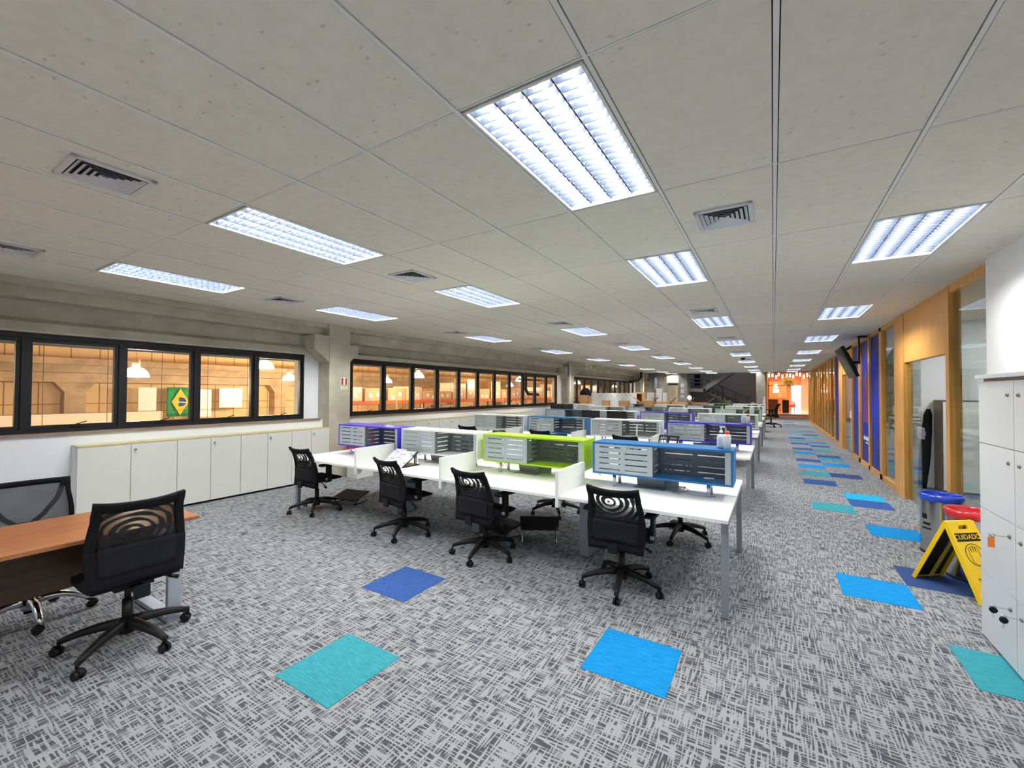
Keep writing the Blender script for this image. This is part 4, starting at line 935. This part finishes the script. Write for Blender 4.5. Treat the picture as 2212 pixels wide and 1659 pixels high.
pump_bottle(-1.02, 10.9, Z1, 'second pump bottle on the white shelf box of the third row', .9)
def stand(x, y, z, rz, mat, lab, name='laptop_stand', papers=False, tilt=.72):
    t = thing(name, lab, 'stand', (x, y, z), rz); W_, H_ = .34, .26
    R1 = Matrix.Rotation(tilt, 4, 'X'); g = MB(); g.box(-W_/2, W_/2, 0, H_, 0, .012, .004)
    if not papers:
        g = MB()
        for a in ((-W_/2, -W_/2+.025, 0, H_), (W_/2-.025, W_/2, 0, H_), (-W_/2+.025, W_/2-.025, 0, .025), (-W_/2+.025, W_/2-.025, H_-.025, H_), (-.02, .02, .025, H_-.025), (-W_/2+.025, -.02, .09, .105), (.02, W_/2-.025, .09, .105), (-W_/2+.025, -.02, .17, .185), (.02, W_/2-.025, .17, .185)): g.box(*a, 0, .010, .002)
    g.bm.transform(R1); g.build('plate', mat, t)
    MB().box(-W_/2, W_/2, 0, .22, 0, .012, .004).build('foot', m_black, t)
    g = MB(); b = H_*.9
    for sx in (-.12, .12): g.cyl((sx, .20, .01), (sx, b*math.cos(tilt), b*math.sin(tilt)), .006, seg=6)
    g.build('strut', m_black, t)
    if papers:
        g = MB()
        for i, (a, b_, c, d, r_) in enumerate(((-.17, .15, .03, .24, .05), (-.13, .17, -.01, .17, -.06), (-.16, .0, .10, .26, .0))): g.box(a, b_, c, d, .0135+i*.002, .0145+i*.002, rot=Matrix.Rotation(r_, 3, 'Z'))
        g.bm.transform(R1); p = g.build('paper_sheet', paper_mat(), t)
    return t
def paper_mat():
    if 'printed newspaper' in MATS: return MATS['printed newspaper']
    m, t, b = nt('printed newspaper'); tc = nd(t, 'ShaderNodeTexCoord'); v = tc.outputs['Object']
    lines = noise_n(t, v, 1, 2, .5, (60, 10, 240)); blocks = noise_n(t, v, 16, 1)
    f = math_n(t, 'MULTIPLY', ramp(t, lines, [(.46, 0), (.54, 1)]), ramp(t, blocks, [(.42, .15), (.6, .85)]))
    lk(t, mixc(t, f, srgb(224, 226, 232), srgb(92, 92, 112)), b.inputs['Base Color']); b.inputs['Roughness'].default_value = .8; MATS['printed newspaper'] = m; return m
stand(-4.02, 3.62, .746, math.radians(-2), m_black, 'tilted desk stand loaded with printed newspaper pages on the near desk row', papers=True, tilt=.6, name='paper_stand').scale = (1.2, 1.2, 1.1)
stand(-1.50, 7.06, .746, math.radians(-14), m_black, 'black openwork laptop stand on the second desk row in front of the violet shelf box', tilt=.95)
t = thing('desk_phone', 'white desk telephone with dark keys on the second desk row', 'telephone', (-.72, 7.15, .746), math.radians(5))
g = MB(); g.prism([(-.09, 0), (.09, 0), (.09, .075), (-.09, .02)], 'x', -.085, .085); g.build('body', m_white, t)
g = MB()
for i in range(3):
    for j in range(4): y = -.06+j*.032; z = .02+(y+.09)/.18*.055; g.box(-.02+i*.028, .0+i*.028, y, y+.02, z+.001, z+.006)
g.build('keypad', m_black, t); g = MB(); g.tube([(-.06, -.085, .045), (-.065, 0, .075), (-.06, .085, .10)], [.018, .012, .018], 10); g.build('handset', m_black, t)
t = thing('keyboard', 'black keyboard lying on the second desk row', 'keyboard', (-1.10, 7.00, .746), math.radians(-6)); MB().box(-.22, .22, -.07, .07, 0, .018, .004).build('keyboard_body', m_black, t); MB().box(-.21, .21, -.06, .06, .018, .022, .001).build('key_rows', P('dark grey keys', srgb(44, 44, 48), .6, bump=.8, bs=60), t)
# cables by the sockets
t = thing('coiled_cable', 'small coil of grey cables on the desk under the petrol blue shelf box', 'cable', (-.74, 4.05, .747)); g = MB()
for k in range(4):
    rr = .045+.008*k; pts = [(rr*math.cos(a*.5)*(1 if k % 2 else .8), .5*rr*math.sin(a*.5)+.01*k, .035+.03*math.sin(a*.5+k)) for a in range(14)]; g.tube(pts, .0025, 5)
g.tube([(.04, 0, .02), (.12, -.02, .003), (.22, .0, .003), (.30, .03, .003)], .0025, 5); g.build('cable_loop', P('grey cable', srgb(120, 116, 120), .5), t)
t = thing('loose_cable', 'thin grey cable looped on the desk under the lime green shelf box', 'cable', (-2.62, 4.10, .747)); g = MB(); g.tube([(-.16, 0, .003), (-.10, .03, .06), (-.06, .02, .10), (-.02, 0, .04), (.02, -.01, .003), (.1, .02, .003)], .0025, 5); g.build('cable_run', P('grey cable', srgb(120, 116, 120), .5), t)
t = thing('marker_pen', 'white marker pen with a blue cap inside the petrol blue shelf box', 'pen', (-.56, 4.15, SZ0+.026)); MB().cyl((.015, 0, 0), (.10, .01, 0), .007, seg=10).build('barrel', m_white, t); MB().cyl((-.03, -.005, 0), (.015, 0, 0), .008, seg=10).build('cap', TC['blue'], t)
t = thing('cardboard_box', 'small open cardboard box beside the first desk divider', 'box', (-4.52, 3.93, .746)); g = MB()
for a in ((-.04, .04, -.03, -.027), (-.04, .04, .027, .03), (-.04, -.037, -.03, .03), (.037, .04, -.03, .03)): g.box(*a, 0, .05)
g.box(-.04, .04, -.03, .03, 0, .003); m_card = P('brown cardboard', srgb(196, 150, 104), .8, var=.1); g.build('cardboard_box_body', m_card, t)
# monitors on row three
def monitor(x, y, lab, w=.5):
    t = thing('monitor', lab, 'monitor', (x, y, .746), math.radians(180), 'black screens on the third desk row')
    g = MB(); g.box(-w/2, w/2, -.02, .02, .12, .44, .006); g.build('housing', m_black, t); MB().box(-w/2+.012, w/2-.012, .02, .022, .135, .43).build('screen', P('matt black panel', srgb(18, 18, 20), .4), t)
    g = MB(); g.box(-.03, .03, -.05, -.02, .02, .2); g.lathe([(.001, 0), (.11, .0), (.11, .012), (.001, .014)], (0, -.03, 0)); g.build('stand', m_black, t); return t
monitor(-4.15, 10.5, 'black monitor seen from behind on the third desk row, left of the pair'); monitor(-3.45, 10.5, 'black monitor seen from behind on the third desk row, right of the pair')
# folded cartons on row four/five, second from the windows
def carton(x, y, z, sx, sy, sz, lab, flaps=True, rz=0, group='opened brown cartons on the far desks'):
    t = thing('carton', lab, 'carton', (x, y, z), rz, group); g = MB(); e = .008
    for a in ((-sx, sx, -sy, -sy+e), (-sx, sx, sy-e, sy), (-sx, -sx+e, -sy, sy), (sx-e, sx, -sy, sy)): g.box(*a, 0, sz)
    g.box(-sx, sx, -sy, sy, 0, e); g.build('box_body', m_card, t)
    if flaps:
        for s2 in (-1, 1):
            g = MB(); g.box(0, sx*.9, -sy, sy, 0, e); g.bm.transform(Matrix.Translation((s2*sx, 0, sz)) @ Matrix.Rotation(0 if s2 > 0 else PI, 4, 'Z') @ Matrix.Rotation(-.7, 4, 'Y')); g.build('flap', m_card, t)
    return t
for k, (x, y) in enumerate(((-4.6, 17.9), (-3.9, 17.95), (-3.2, 17.9), (-2.5, 18.0))): carton(x, y, SZ1, .30, .13, .10, 'open brown carton on the fifth row of shelf boxes, %s from the windows' % ROWN[k])
carton(-5.1, 14.4, SZ1, .12, .10, .20, 'upright brown carton on the fourth row, nearest the windows', False); carton(-4.45, 14.4, SZ1, .17, .1, .19, 'upright brown carton on the fourth row, in the middle', False); carton(-3.6, 14.4, SZ1, .15, .1, .21, 'upright brown carton on the fourth row, nearest the aisle', False)

# footrests
def footrest(x, y, rz, lab, up=False):
    t = thing('foot_rest', lab, 'foot rest', (x, y, 0), rz, 'black foot rests on the carpet')
    g = MB(); g.box(-.22, .22, -.16, .16, 0, .022, .01)
    for k in range(7): g.box(-.19, .19, -.13+k*.042, -.115+k*.042, .022, .028)
    M = Matrix.Translation((0, 0, .10)) @ Matrix.Rotation(.22, 4, 'X') if not up else Matrix.Translation((0, .02, .16)) @ Matrix.Rotation(-.75, 4, 'X'); g.bm.transform(M); g.build('tread', P('ribbed black plastic', srgb(38, 38, 40), .45), t)
    for sx in (-.19, .19): MB().tube([(sx, -.15, .008), (sx, .14, .008), (sx, .02, .12 if not up else .16), (sx, -.15, .008)], .007, 6).build('wire_leg', m_chrome if up else m_black, t)
    return t
footrest(-5.45, 4.12, .2, 'black foot rest under the desk nearest the windows'); footrest(-2.75, 4.15, -.35, 'black ribbed foot rest between the cable leg and the third chair'); footrest(-2.28, 4.22, .5, 'black foot rest tipped up on its wire frame below the lime green box', True)
footrest(-1.18, 7.45, .1, 'black foot rest under the second desk row')

# ================================================================ FAR LEFT CLUTTER
m_lw = P('white locker laminate', srgb(232, 234, 232), .45)
yy = 17.4
for k in range(8):
    t = thing('white_locker', 'white two door locker in the row under the far windows, %s from the camera' % ROWN[k], 'locker', (0, 0, 0), 0, 'row of white lockers under the far windows')
    MB().box(-7.1, -6.62, yy, yy+.78, 0, 1.62, .003).build('body', m_lw, t)
    for q in range(2):
        d = MB().box(-6.62, -6.605, yy+.005+q*.39, yy+.385+q*.39, .04, 1.60, .002).build('door', m_lw, t)
        MB().cyl((-6.605, yy+.33+q*.12, 1.5), (-6.595, yy+.33+q*.12, 1.5), .02, seg=8).build('lock', m_lk, d)
    yy += .79
t = thing('open_bookcase', 'honey brown open cube shelf past the white lockers', 'shelf'); m_hb = wood_mat('light oak board', srgb(206, 158, 104), srgb(232, 188, 136), 'z', .5)
g = MB(); g.box(-6.85, -6.2, 24.1, 24.14, .0, 1.66, mi=1); g.box(-6.85, -6.2, 23.74, 24.1, 1.58, 1.68); g.box(-6.85, -6.80, 23.74, 24.1, 0, 1.6); g.box(-6.33, -6.2, 23.74, 24.1, 0, 1.6); g.box(-6.8, -6.33, 23.76, 24.1, .9, .93); g.build('carcass', [m_hb, P('brown back board', srgb(150, 96, 64), .6)], t)
for k, (x, y, w, h) in enumerate(((-6.38, 25.0, .40, 1.66), (-5.84, 25.0, .32, 1.90), (-5.50, 25.1, .17, 1.66))):
    o = MB().box(x, x+w, y, y+.5, 0, h, .01).build('white_tall_unit', m_lw); tag(o, 'tall white cupboard by the far wall, %s from the windows' % ROWN[k], 'cupboard', 'tall white cupboards near the far wall')
t = thing('extractor_hood', 'dark ceiling duct with a pale downpipe in the far left corner', 'duct'); g = MB(); g.prism([(-7.1, 2.94), (-6.15, 2.94), (-6.4, 2.6), (-6.4, 1.92), (-7.05, 1.92), (-7.05, 2.5)], 'y', 28.2, 28.9); g.build('duct_box', m_concd, t); MB().cyl((-6.62, 28.1, 1.7), (-6.60, 28.1, 2.66), .12, .10, 14).build('downpipe', m_alu, t)
t = thing('printer', 'black and grey office printer beside the second concrete column', 'printer', (-6.75, 14.2, 0)); MB().box(-.3, .3, -.35, .35, .0, .95, .02).build('base_cabinet', m_black, t); MB().box(-.3, .3, -.35, .35, .95, 1.22, .03).build('scanner_unit', m_black, t); MB().box(-.1, .32, .36, .62, .95, 1.24, .02).build('side_tray', P('light grey plastic', srgb(206, 208, 212), .4), t)
t = thing('side_counter', 'white counter beside the second concrete column', 'counter'); MB().box(-7.0, -5.95, 15.1, 15.5, 0, 1.2, .01).build('counter_body', m_white, t)
o = MB().box(-7.0, -6.7, 16.45, 16.7, 0, 1.2, .01).build('stacked_carton', m_card); tag(o, 'brown carton stacked tall beside the second concrete column', 'carton', 'cartons by the second column')
carton(-6.85, 16.75, 1.2, .2, .2, .34, 'brown carton on top of the stack by the second column', False, group='cartons by the second column')
o = MB().lathe([(.001, .30), (.12, .28), (.22, .15), (.26, 0), (.24, -.02)], seg=16, sy=.8).build('black_bag', m_blackf, loc=(-6.85, 16.75, 1.545)); tag(o, 'black bag draped over the cartons by the second column', 'bag')
# notices on the pier
for z in (2.0, 1.62, 1.3):
    o = MB().box(-5.42, -5.18, 30.185, 30.195, z, z+(.28 if z > 1.5 else .2)).build('paper_notice', P('notice paper', srgb(170, 178, 190), .6)); tag(o, 'paper notice on the concrete pier beside the lift door, %s' % {2.0: 'top', 1.62: 'middle', 1.3: 'bottom'}[z], 'notice', 'notices on the pier')
t = thing('desk_lamp', 'small glowing white globe lamp near the staircase', 'lamp', (-4.1, 25.5, 0)); MB().cyl((0, 0, 0), (0, 0, 1.28), .03, seg=8).build('lamp_post', m_black, t); MB().lathe([(.001, 1.26), (.09, 1.30), (.11, 1.38), (.07, 1.47), (.001, 1.50)], seg=16).build('globe', emit_mat('globe glow', (.92, .95, 1, 1), 6), t)

# ================================================================ LOUNGE THINGS
t = thing('picture_panel', 'framed orange panel with white lettering shapes on the lounge wall', 'picture'); g = MB(); g.box(-.30, .95, 40.9, 40.95, 1.25, 2.62); g.build('panel', m_orange, t)
g = MB(); g.lathe([(.10, -.03), (.13, -.03), (.13, .03), (.10, .03)], (0, 0, 0), 14)
for v in g.bm.verts: v.co = Vector((.17+v.co.x, 40.88+v.co.z, 2.28+v.co.y))
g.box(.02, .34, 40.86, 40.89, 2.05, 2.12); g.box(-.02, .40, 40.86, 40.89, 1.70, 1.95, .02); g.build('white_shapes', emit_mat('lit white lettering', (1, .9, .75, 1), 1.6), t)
g = MB(); g.box(.34, .56, 40.86, 40.9, 1.27, 1.56); g.build('small_frame', m_hb, t)
t = thing('bar_counter', 'dark wooden counter with an orange top in the lounge', 'counter'); g = MB(); g.box(-.4, .95, 38.6, 39.1, 1.16, 1.22); g.build('counter_top', m_orange, t); g = MB(); g.box(-.35, .30, 38.65, 39.05, .14, 1.16); g.build('front', P('dark stained timber', srgb(74, 44, 28), .5), t); g = MB(); g.box(.38, .52, 38.6, 38.7, .14, 1.16); g.build('post', m_hb, t)
o = MB().box(.60, 1.02, 38.3, 38.75, .14, 1.12, .02).build('black_speaker_box', m_black); tag(o, 'tall black box standing in front of the lounge counter', 'speaker')
t = thing('red_chair', 'red shell chair with thin legs near the lounge doorway', 'chair', (1.28, 40.2, .14)); g = MB(); g.sheet(lambda u, v: (u*.22, .2*v*v-.1, .42+.42*v), -1, 1, 0, 1, 8, 8, .02); g.box(-.22, .22, -.35, -.08, .40, .44, .01); g.build('shell', P('red plastic shell', srgb(196, 52, 36), .35), t)
for sx in (-.17, .17):
    for sy in (-.32, .05): MB().cyl((sx, sy, 0), (sx*.8, sy*.8, .41), .012, seg=6).build('leg', m_black, t)
t = thing('hanging_lights', 'cluster of glowing tube lamps with trailing greenery hanging over the lounge', 'lamp cluster', (0, 0, 0))
MB().box(-.3, 2.3, 37.95, 38.05, 3.28, 3.32).build('rail', m_black, t); random.seed(3)
for k in range(12):
    x = -.25+k*.22+random.uniform(-.05, .05); z = 2.8+random.uniform(-.05, .2); g = MB(); g.cyl((x, 38, z), (x, 38, z+.26), .05, seg=10); g.build('tube_shade', emit_mat('amber tube lamp', (1, .62, .30, 1), 5), t)
    MB().cyl((x, 38, z+.26), (x, 38, 3.3), .006, seg=5).build('cord', m_black, t)
g = MB(); 
for k in range(70):
    a = random.uniform(0, 2*PI); r0 = random.uniform(.05, .2); L_ = random.uniform(.15, .6); d = Vector((math.cos(a), math.sin(a)*.5, random.uniform(-.6, .2))); p = Vector((.92+random.uniform(-.15, .2), 37.6, 2.35+random.uniform(-.1, .45)))
    g.tube([p, p+d*L_*.5+Vector((0, 0, .05)), p+d*L_-Vector((0, 0, .12))], [.012, .022, .004], 4)
g.build('greenery', P('dry olive foliage', srgb(150, 140, 50), .7, var=.3), t)
g = MB(); g.box(-.35, 1.35, 37.58, 37.62, 2.22, 2.26); g.build('dark_branch', m_black, t)
o = MB().box(2.5, 2.55, 38.0, 38.6, 1.9, 2.7, .01).build('wall_speaker', m_black); tag(o, 'black oval speaker on the right lounge wall', 'speaker')
o = MB().box(1.05, 1.11, 44.85, 44.9, .9, 3.0, .0).build('trim_6', m_alu); o['kind'] = 'structure'
lamp('lounge warm lamps', 'AREA', (.9, 38.4, 3.2), 85, (1, .84, .66), 2.4, (0, 0, 0), 3)
lamp('lounge wall washer', 'SPOT', (2.1, 39.6, 3.3), 300, (1, .84, .7), .08, (math.radians(8), 0, 0))
lamp('daylit room', 'AREA', (1.65, 44.0, 3.4), 55, (.78, .92, 1), 1.3)

# ================================================================ WAREHOUSE BEHIND THE WINDOWS
WX = -17.6
m_wtile = None
def grid_wall():
    m, t, b = nt('warm tiled warehouse wall'); tc = nd(t, 'ShaderNodeTexCoord'); sp = nd(t, 'ShaderNodeSeparateXYZ'); lk(t, tc.outputs['Object'], sp.inputs[0])
    def line(sock, per, w):
        f = math_n(t, 'FRACT', math_n(t, 'DIVIDE', sock, per)); return math_n(t, 'LESS_THAN', f, w/per)
    ln = math_n(t, 'MAXIMUM', line(sp.outputs[1], .62, .025), line(sp.outputs[2], .62, .025))
    lk(t, mixc(t, ln, mixc(t, noise_n(t, tc.outputs['Object'], .8, 2), srgb(214, 180, 128), srgb(236, 206, 156)), srgb(150, 112, 70)), b.inputs['Base Color']); b.inputs['Roughness'].default_value = .8; return m
m_gw = grid_wall()
mb = MB(); mb.box(WX-.2, WX, -8, 46, -5, 6.5); struct('wall_warehouse', mb, m_gw)
mb = MB(); mb.box(WX-.2, -7.95, -8, 46, -5.1, -5); struct('floor_warehouse', mb, P('warehouse floor', srgb(150, 140, 124), .6))
mb = MB(); mb.box(WX-.2, -7.95, -8, 46, 3.9, 4.0); struct('ceiling_warehouse', mb, P('peach concrete soffit', srgb(226, 182, 140), .8, var=.05))
mb = MB(); mb.box(WX-.2, -7.95, -8.1, -8, -5, 4); mb.box(WX-.2, -7.95, 46, 46.1, -5, 4); mb.box(-7.96, -7.95, -8, 46, -5, 0); mb.box(-7.96, -7.95, -8, YB, 0, 4); mb.box(-7.96, -7.95, YE, 46, 0, 4); struct('wall_warehouse_end', mb, m_concw)
mb = MB()
for y in [-6+k*3.1 for k in range(17)]: mb.prism([(y, 3.9), (y+2.2, 3.9), (y+1.1, 3.45)], 'x', WX, -8.4)
struct('trim_7', mb, P('folded roof rib', srgb(222, 176, 132), .8, var=.05), 'folded concrete roof ribs of the warehouse')
mb = MB(); mb.box(WX, WX+.5, -8, 46, 1.98, 2.38); mb.box(WX, WX+.75, -8, 46, 2.38, 2.56); mb.box(WX, WX+.6, -8, 46, 1.88, 1.98)
struct('concrete_beam', mb, m_concw, 'concrete crane beam along the far side of the warehouse')
for k, y in enumerate((-1.4, 3.75, 9.6, 20.6, 31.6)):
    mb = MB(); mb.box(WX, WX+.42, y-.22, y+.22, -5, 1.6)
    mb.prism([(y-.22, 1.6), (y-.42, 1.88), (y+.42, 1.88), (y+.22, 1.6)], 'x', WX, WX+.42); o = struct('warehouse_column', mb, m_concw, 'warehouse column with a flared head')
t = thing('white_partition', 'low white panel wall at the foot of the warehouse windows', 'partition'); MB().box(WX+2.0, WX+2.1, -2, 5.2, -5, 1.05).build('panel_run', P('white warehouse panel', srgb(244, 226, 208), .6), t)
# brazilian flag
t = thing('national_flag', 'green flag with a yellow diamond and blue disc hung on the warehouse wall', 'flag', (WX+.62, 6.16, 1.28))
def wavy(g, off):
    for v in g.bm.verts: v.co.x += off+.025*math.sin(v.co.y*14)
g = MB(); g.sheet(lambda u, v: (0, u, v), -.36, .36, -.48, .48, 16, 4, .01); wavy(g, 0); g.build('green_field', P('flag green', srgb(24, 142, 78), .7), t)
g = MB(); g.prism([(0, .44), (.24, 0), (0, -.44), (-.24, 0)], 'x', .0, .012); wavy(g, .03); g.build('yellow_diamond', P('flag yellow', srgb(248, 196, 24), .7), t)
g = MB(); g.cyl((.0, 0, 0), (.012, 0, 0), .15, seg=24); wavy(g, .045); g.build('blue_disc', P('flag blue', srgb(44, 62, 120), .7), t)
g = MB(); g.prism([(-.15, .02), (.15, -.01), (.15, -.04), (-.15, -.01)], 'x', .0, .01); wavy(g, .064); g.build('white_band', m_white, t)
for (y0, y1, z0, z1, c, lab) in ((5.1, 5.55, 1.0, 1.75, m_white, 'white framed notice board on the warehouse wall left of the flag'), (6.75, 7.1, .75, 1.7, m_white, 'white paper sheet on the warehouse wall right of the flag'), (7.35, 8.1, 1.05, 1.75, m_white, 'large white sheet on the warehouse wall beside the paper'), (3.0, 3.62, .55, .98, m_blackf, 'dark poster at the foot of the warehouse wall')):
    o = MB().box(WX+.55, WX+.57, y0, y1, z0, z1).build('wall_sheet', c); tag(o, lab, 'poster', 'sheets on the warehouse wall')
# pendant lamps
def highbay(x, y, z, lab, first=[None]):
    if first[0] is None:
        t = thing('pendant_lamp', lab, 'pendant lamp', (x, y, z), 0, 'white bell lamps in the warehouse'); first[0] = t
        MB().lathe([(.21, 0), (.205, .05), (.17, .12), (.11, .18), (.06, .20)], seg=24).build('shade', emit_mat('glowing acrylic bell', (1, .97, .92, 1), 9), t)
        MB().lathe([(.001, .012), (.19, .012), (.19, .008), (.001, .008)], seg=20).build('lens', emit_mat('lamp lens', (1, .95, .88, 1), 14), t)
        g = MB(); g.cyl((0, 0, .19), (0, 0, .36), .065, seg=12); g.cyl((0, 0, .36), (0, 0, 1.6), .008, seg=5); g.build('gear_housing', P('cream lamp housing', srgb(236, 206, 150), .5), t)
    else: t = dup(first[0], (x, y, z), 0, lab)
    lamp('hall lamp light', 'POINT', (x, y, z-.12), 120, (1, .79, .54), .2); return t
LB = [(-11, 3.25, 1.93), (-11, 5.75, 2.22), (-14, 8.12, 2.02), (-14, 9.3, 2.02), (-11, 11.1, 2.16), (-14, 12.3, 2.02), (-11, 18.2, 2.2), (-14, 22.0, 2.0), (-11, 25.5, 2.2), (-14, 29.5, 2.0), (-12, 36, 2.1), (-12, -1.5, 2.1)]
for k, (x, y, z) in enumerate(LB): highbay(x, y, z, 'glowing white bell lamp in the warehouse, %s along from the camera' % (ROWN[k] if k < 11 else 'leftmost'))
# pipes near the glass
t = thing('steel_pipe', 'grey galvanised pipe crossing just outside the windows', 'pipe'); g = MB(); g.cyl((-8.5, -3, 2.30), (-8.5, 29, 2.30), .035, seg=10)
for y in (3.05, 7.5, 12, 18): g.cyl((-8.5, y, 2.30), (-8.5, y, 3.4), .025, seg=8)
g.build('pipe_run', m_alu, t)
t = thing('sprinkler_pipe', 'thin red sprinkler pipe above the grey pipe outside the windows', 'pipe'); MB().cyl((-9.2, -3, 2.55), (-9.2, 29, 2.55), .018, seg=8).build('pipe_run', P('red oxide pipe', srgb(120, 40, 30), .5), t)
t = thing('cable_mesh', 'thin wire net hanging outside the windows', 'net'); g = MB()
for k in range(26): y = -1+k*.62; g.cyl((-8.15, y, 0), (-8.15, y, 3.9), .004, seg=4)
for z in (1.35, 1.9): g.cyl((-8.15, -2, z), (-8.15, 16, z), .003, seg=4)
g.build('wire_net', P('rusty wire', srgb(130, 84, 60), .6), t); t.children[0]['kind'] = 'stuff'
# pallet racks
m_rack = P('orange rack beam', srgb(232, 92, 44), .5); m_wrap = P('wrapped carton stack', srgb(214, 172, 130), .3, var=.3, vs=7); m_wrap2 = P('pale wrapped stack', srgb(226, 196, 164), .3, var=.25, vs=12)
def rack(x, y0, y1, n, lab, zt=1.30):
    t = thing('pallet_rack', lab, 'rack'); g = MB()
    for z in (zt, zt-1.6): g.box(x, x+.06, y0, y1, z-.10, z); g.box(x-1.0, x-.94, y0, y1, z-.10, z)
    g.build('beam', m_rack, t); g = MB(); st_ = (y1-y0)/n
    for k in range(n+1):
        for xx in (x, x-1.0): g.box(xx, xx+.07, y0+k*st_-.04, y0+k*st_+.04, -5, zt+.02)
    g.build('upright', P('grey rack upright', srgb(170, 150, 130), .5), t)
    g = MB(); g.box(x-1, x+.06, y0, y1, zt-.12, zt-.10); g.build('shelf_deck', P('pallet wood', srgb(150, 112, 76), .8), t)
rack(-12.6, 9.0, 34, 10, 'orange beamed pallet rack loaded with wrapped cartons in the warehouse')
random.seed(11); y = 9.1; k = 0
while y < 33.5:
    w = random.uniform(.82, .98); big = y > 13; h = random.uniform(.46, .56) if y < 12.4 else random.uniform(.36, 1.0)
    g = MB(); g.box(-13.45, -12.62, y, y+w, 0, h, .03); o = g.build('wrapped_pallet', m_wrap if k % 3 else m_wrap2, loc=(0, 0, 1.30))
    for v in o.data.vertices:
        n_ = mnoise.noise(Vector((v.co.x*3, v.co.y*3, v.co.z*3))); v.co.x += .03*n_
    tag(o, 'film wrapped carton stack on the warehouse rack, %s from the near end' % ROWN[k], 'pallet load', 'wrapped pallet loads')
    for q in range(2):
        l = MB(); yy = y+.15+q*.35; zz = random.uniform(.04, .22); l.box(-12.617, -12.612, yy, yy+.16, zz, zz+.14); lo = l.build('shipping_label', m_white, o)
        lo.matrix_parent_inverse = o.matrix_world.inverted() if False else Matrix.Identity(4)
    y += w+random.uniform(.06, .16); k += 1
t = thing('boxes_below', 'pale boxes and crates stored under the orange rack beam', 'crates', group='stored crates'); g = MB(); y = 9.1
while y < 33: w = random.uniform(.6, 1.1); g.box(-13.4, -12.7, y, y+w, -.4, random.uniform(.7, 1.08), .01); y += w+.15
g.build('crate_row', m_wrap2, t); t.children[0]['kind'] = 'stuff'
# black duct in front of the second window band
t = thing('black_duct', 'bent black duct pipes outside the windows near the second column', 'duct'); g = MB()
g.tube([(-8.4, 14.35, 2.9), (-8.4, 14.35, 1.75), (-8.4, 14.55, 1.58), (-8.4, 15.4, 1.55)], .06, 10); g.tube([(-8.4, 13.8, 2.15), (-8.4, 15.6, 2.15)], .035, 8); g.tube([(-8.4, 15.0, 3), (-8.4, 15.1, 1.4)], .04, 8); g.build('duct_pipe', m_black, t)
t = thing('curved_hose', 'thick black hose curving down the third concrete column', 'hose'); g = MB(); g.tube([(-7.15, 26.7, 2.95), (-7.15, 26.6, 2.6), (-7.2, 26.2, 2.4), (-7.3, 25.4, 2.33), (-7.3, 24.8, 2.3)], .07, 10); g.build('hose_run', m_black, t)

# more small desk things
t = thing('cable_ring', 'black cable loop hanging on the left end of the violet blue shelf box', 'cable', (-5.60, 4.12, 1.02)); g = MB(); g.tube([(-.09*math.sin(a*PI/12), 0, .085*math.cos(a*PI/12)) for a in range(13)], .005, 6); g.build('cable_loop', m_black, t)
o = MB().box(-.05, .05, -.035, .035, 0, .035, .004).build('yellow_sponge', P('bright yellow foam', srgb(240, 206, 50), .8), loc=(-2.62, 7.02, .746)); tag(o, 'small yellow block on the second desk row behind the lime green shelf box', 'sponge')
t = thing('headphone_stand', 'thin white T shaped stand before the white shelf box of the second row', 'stand', (-2.02, 7.25, .746)); MB().box(-.012, .012, -.008, .008, 0, .36, .002).build('post', m_white, t); MB().box(-.075, .075, -.02, .02, .36, .375, .004).build('top_bar', m_white, t); MB().box(-.05, .05, -.05, .05, 0, .01, .003).build('foot', m_white, t)
o = MB().box(-.012, .012, -.01, .01, 0, .22, .001).build('upright_ruler', m_white, loc=(-.66, 7.52, SZ0+.019)); tag(o, 'white ruler standing upright inside the violet shelf box of the second row', 'ruler')
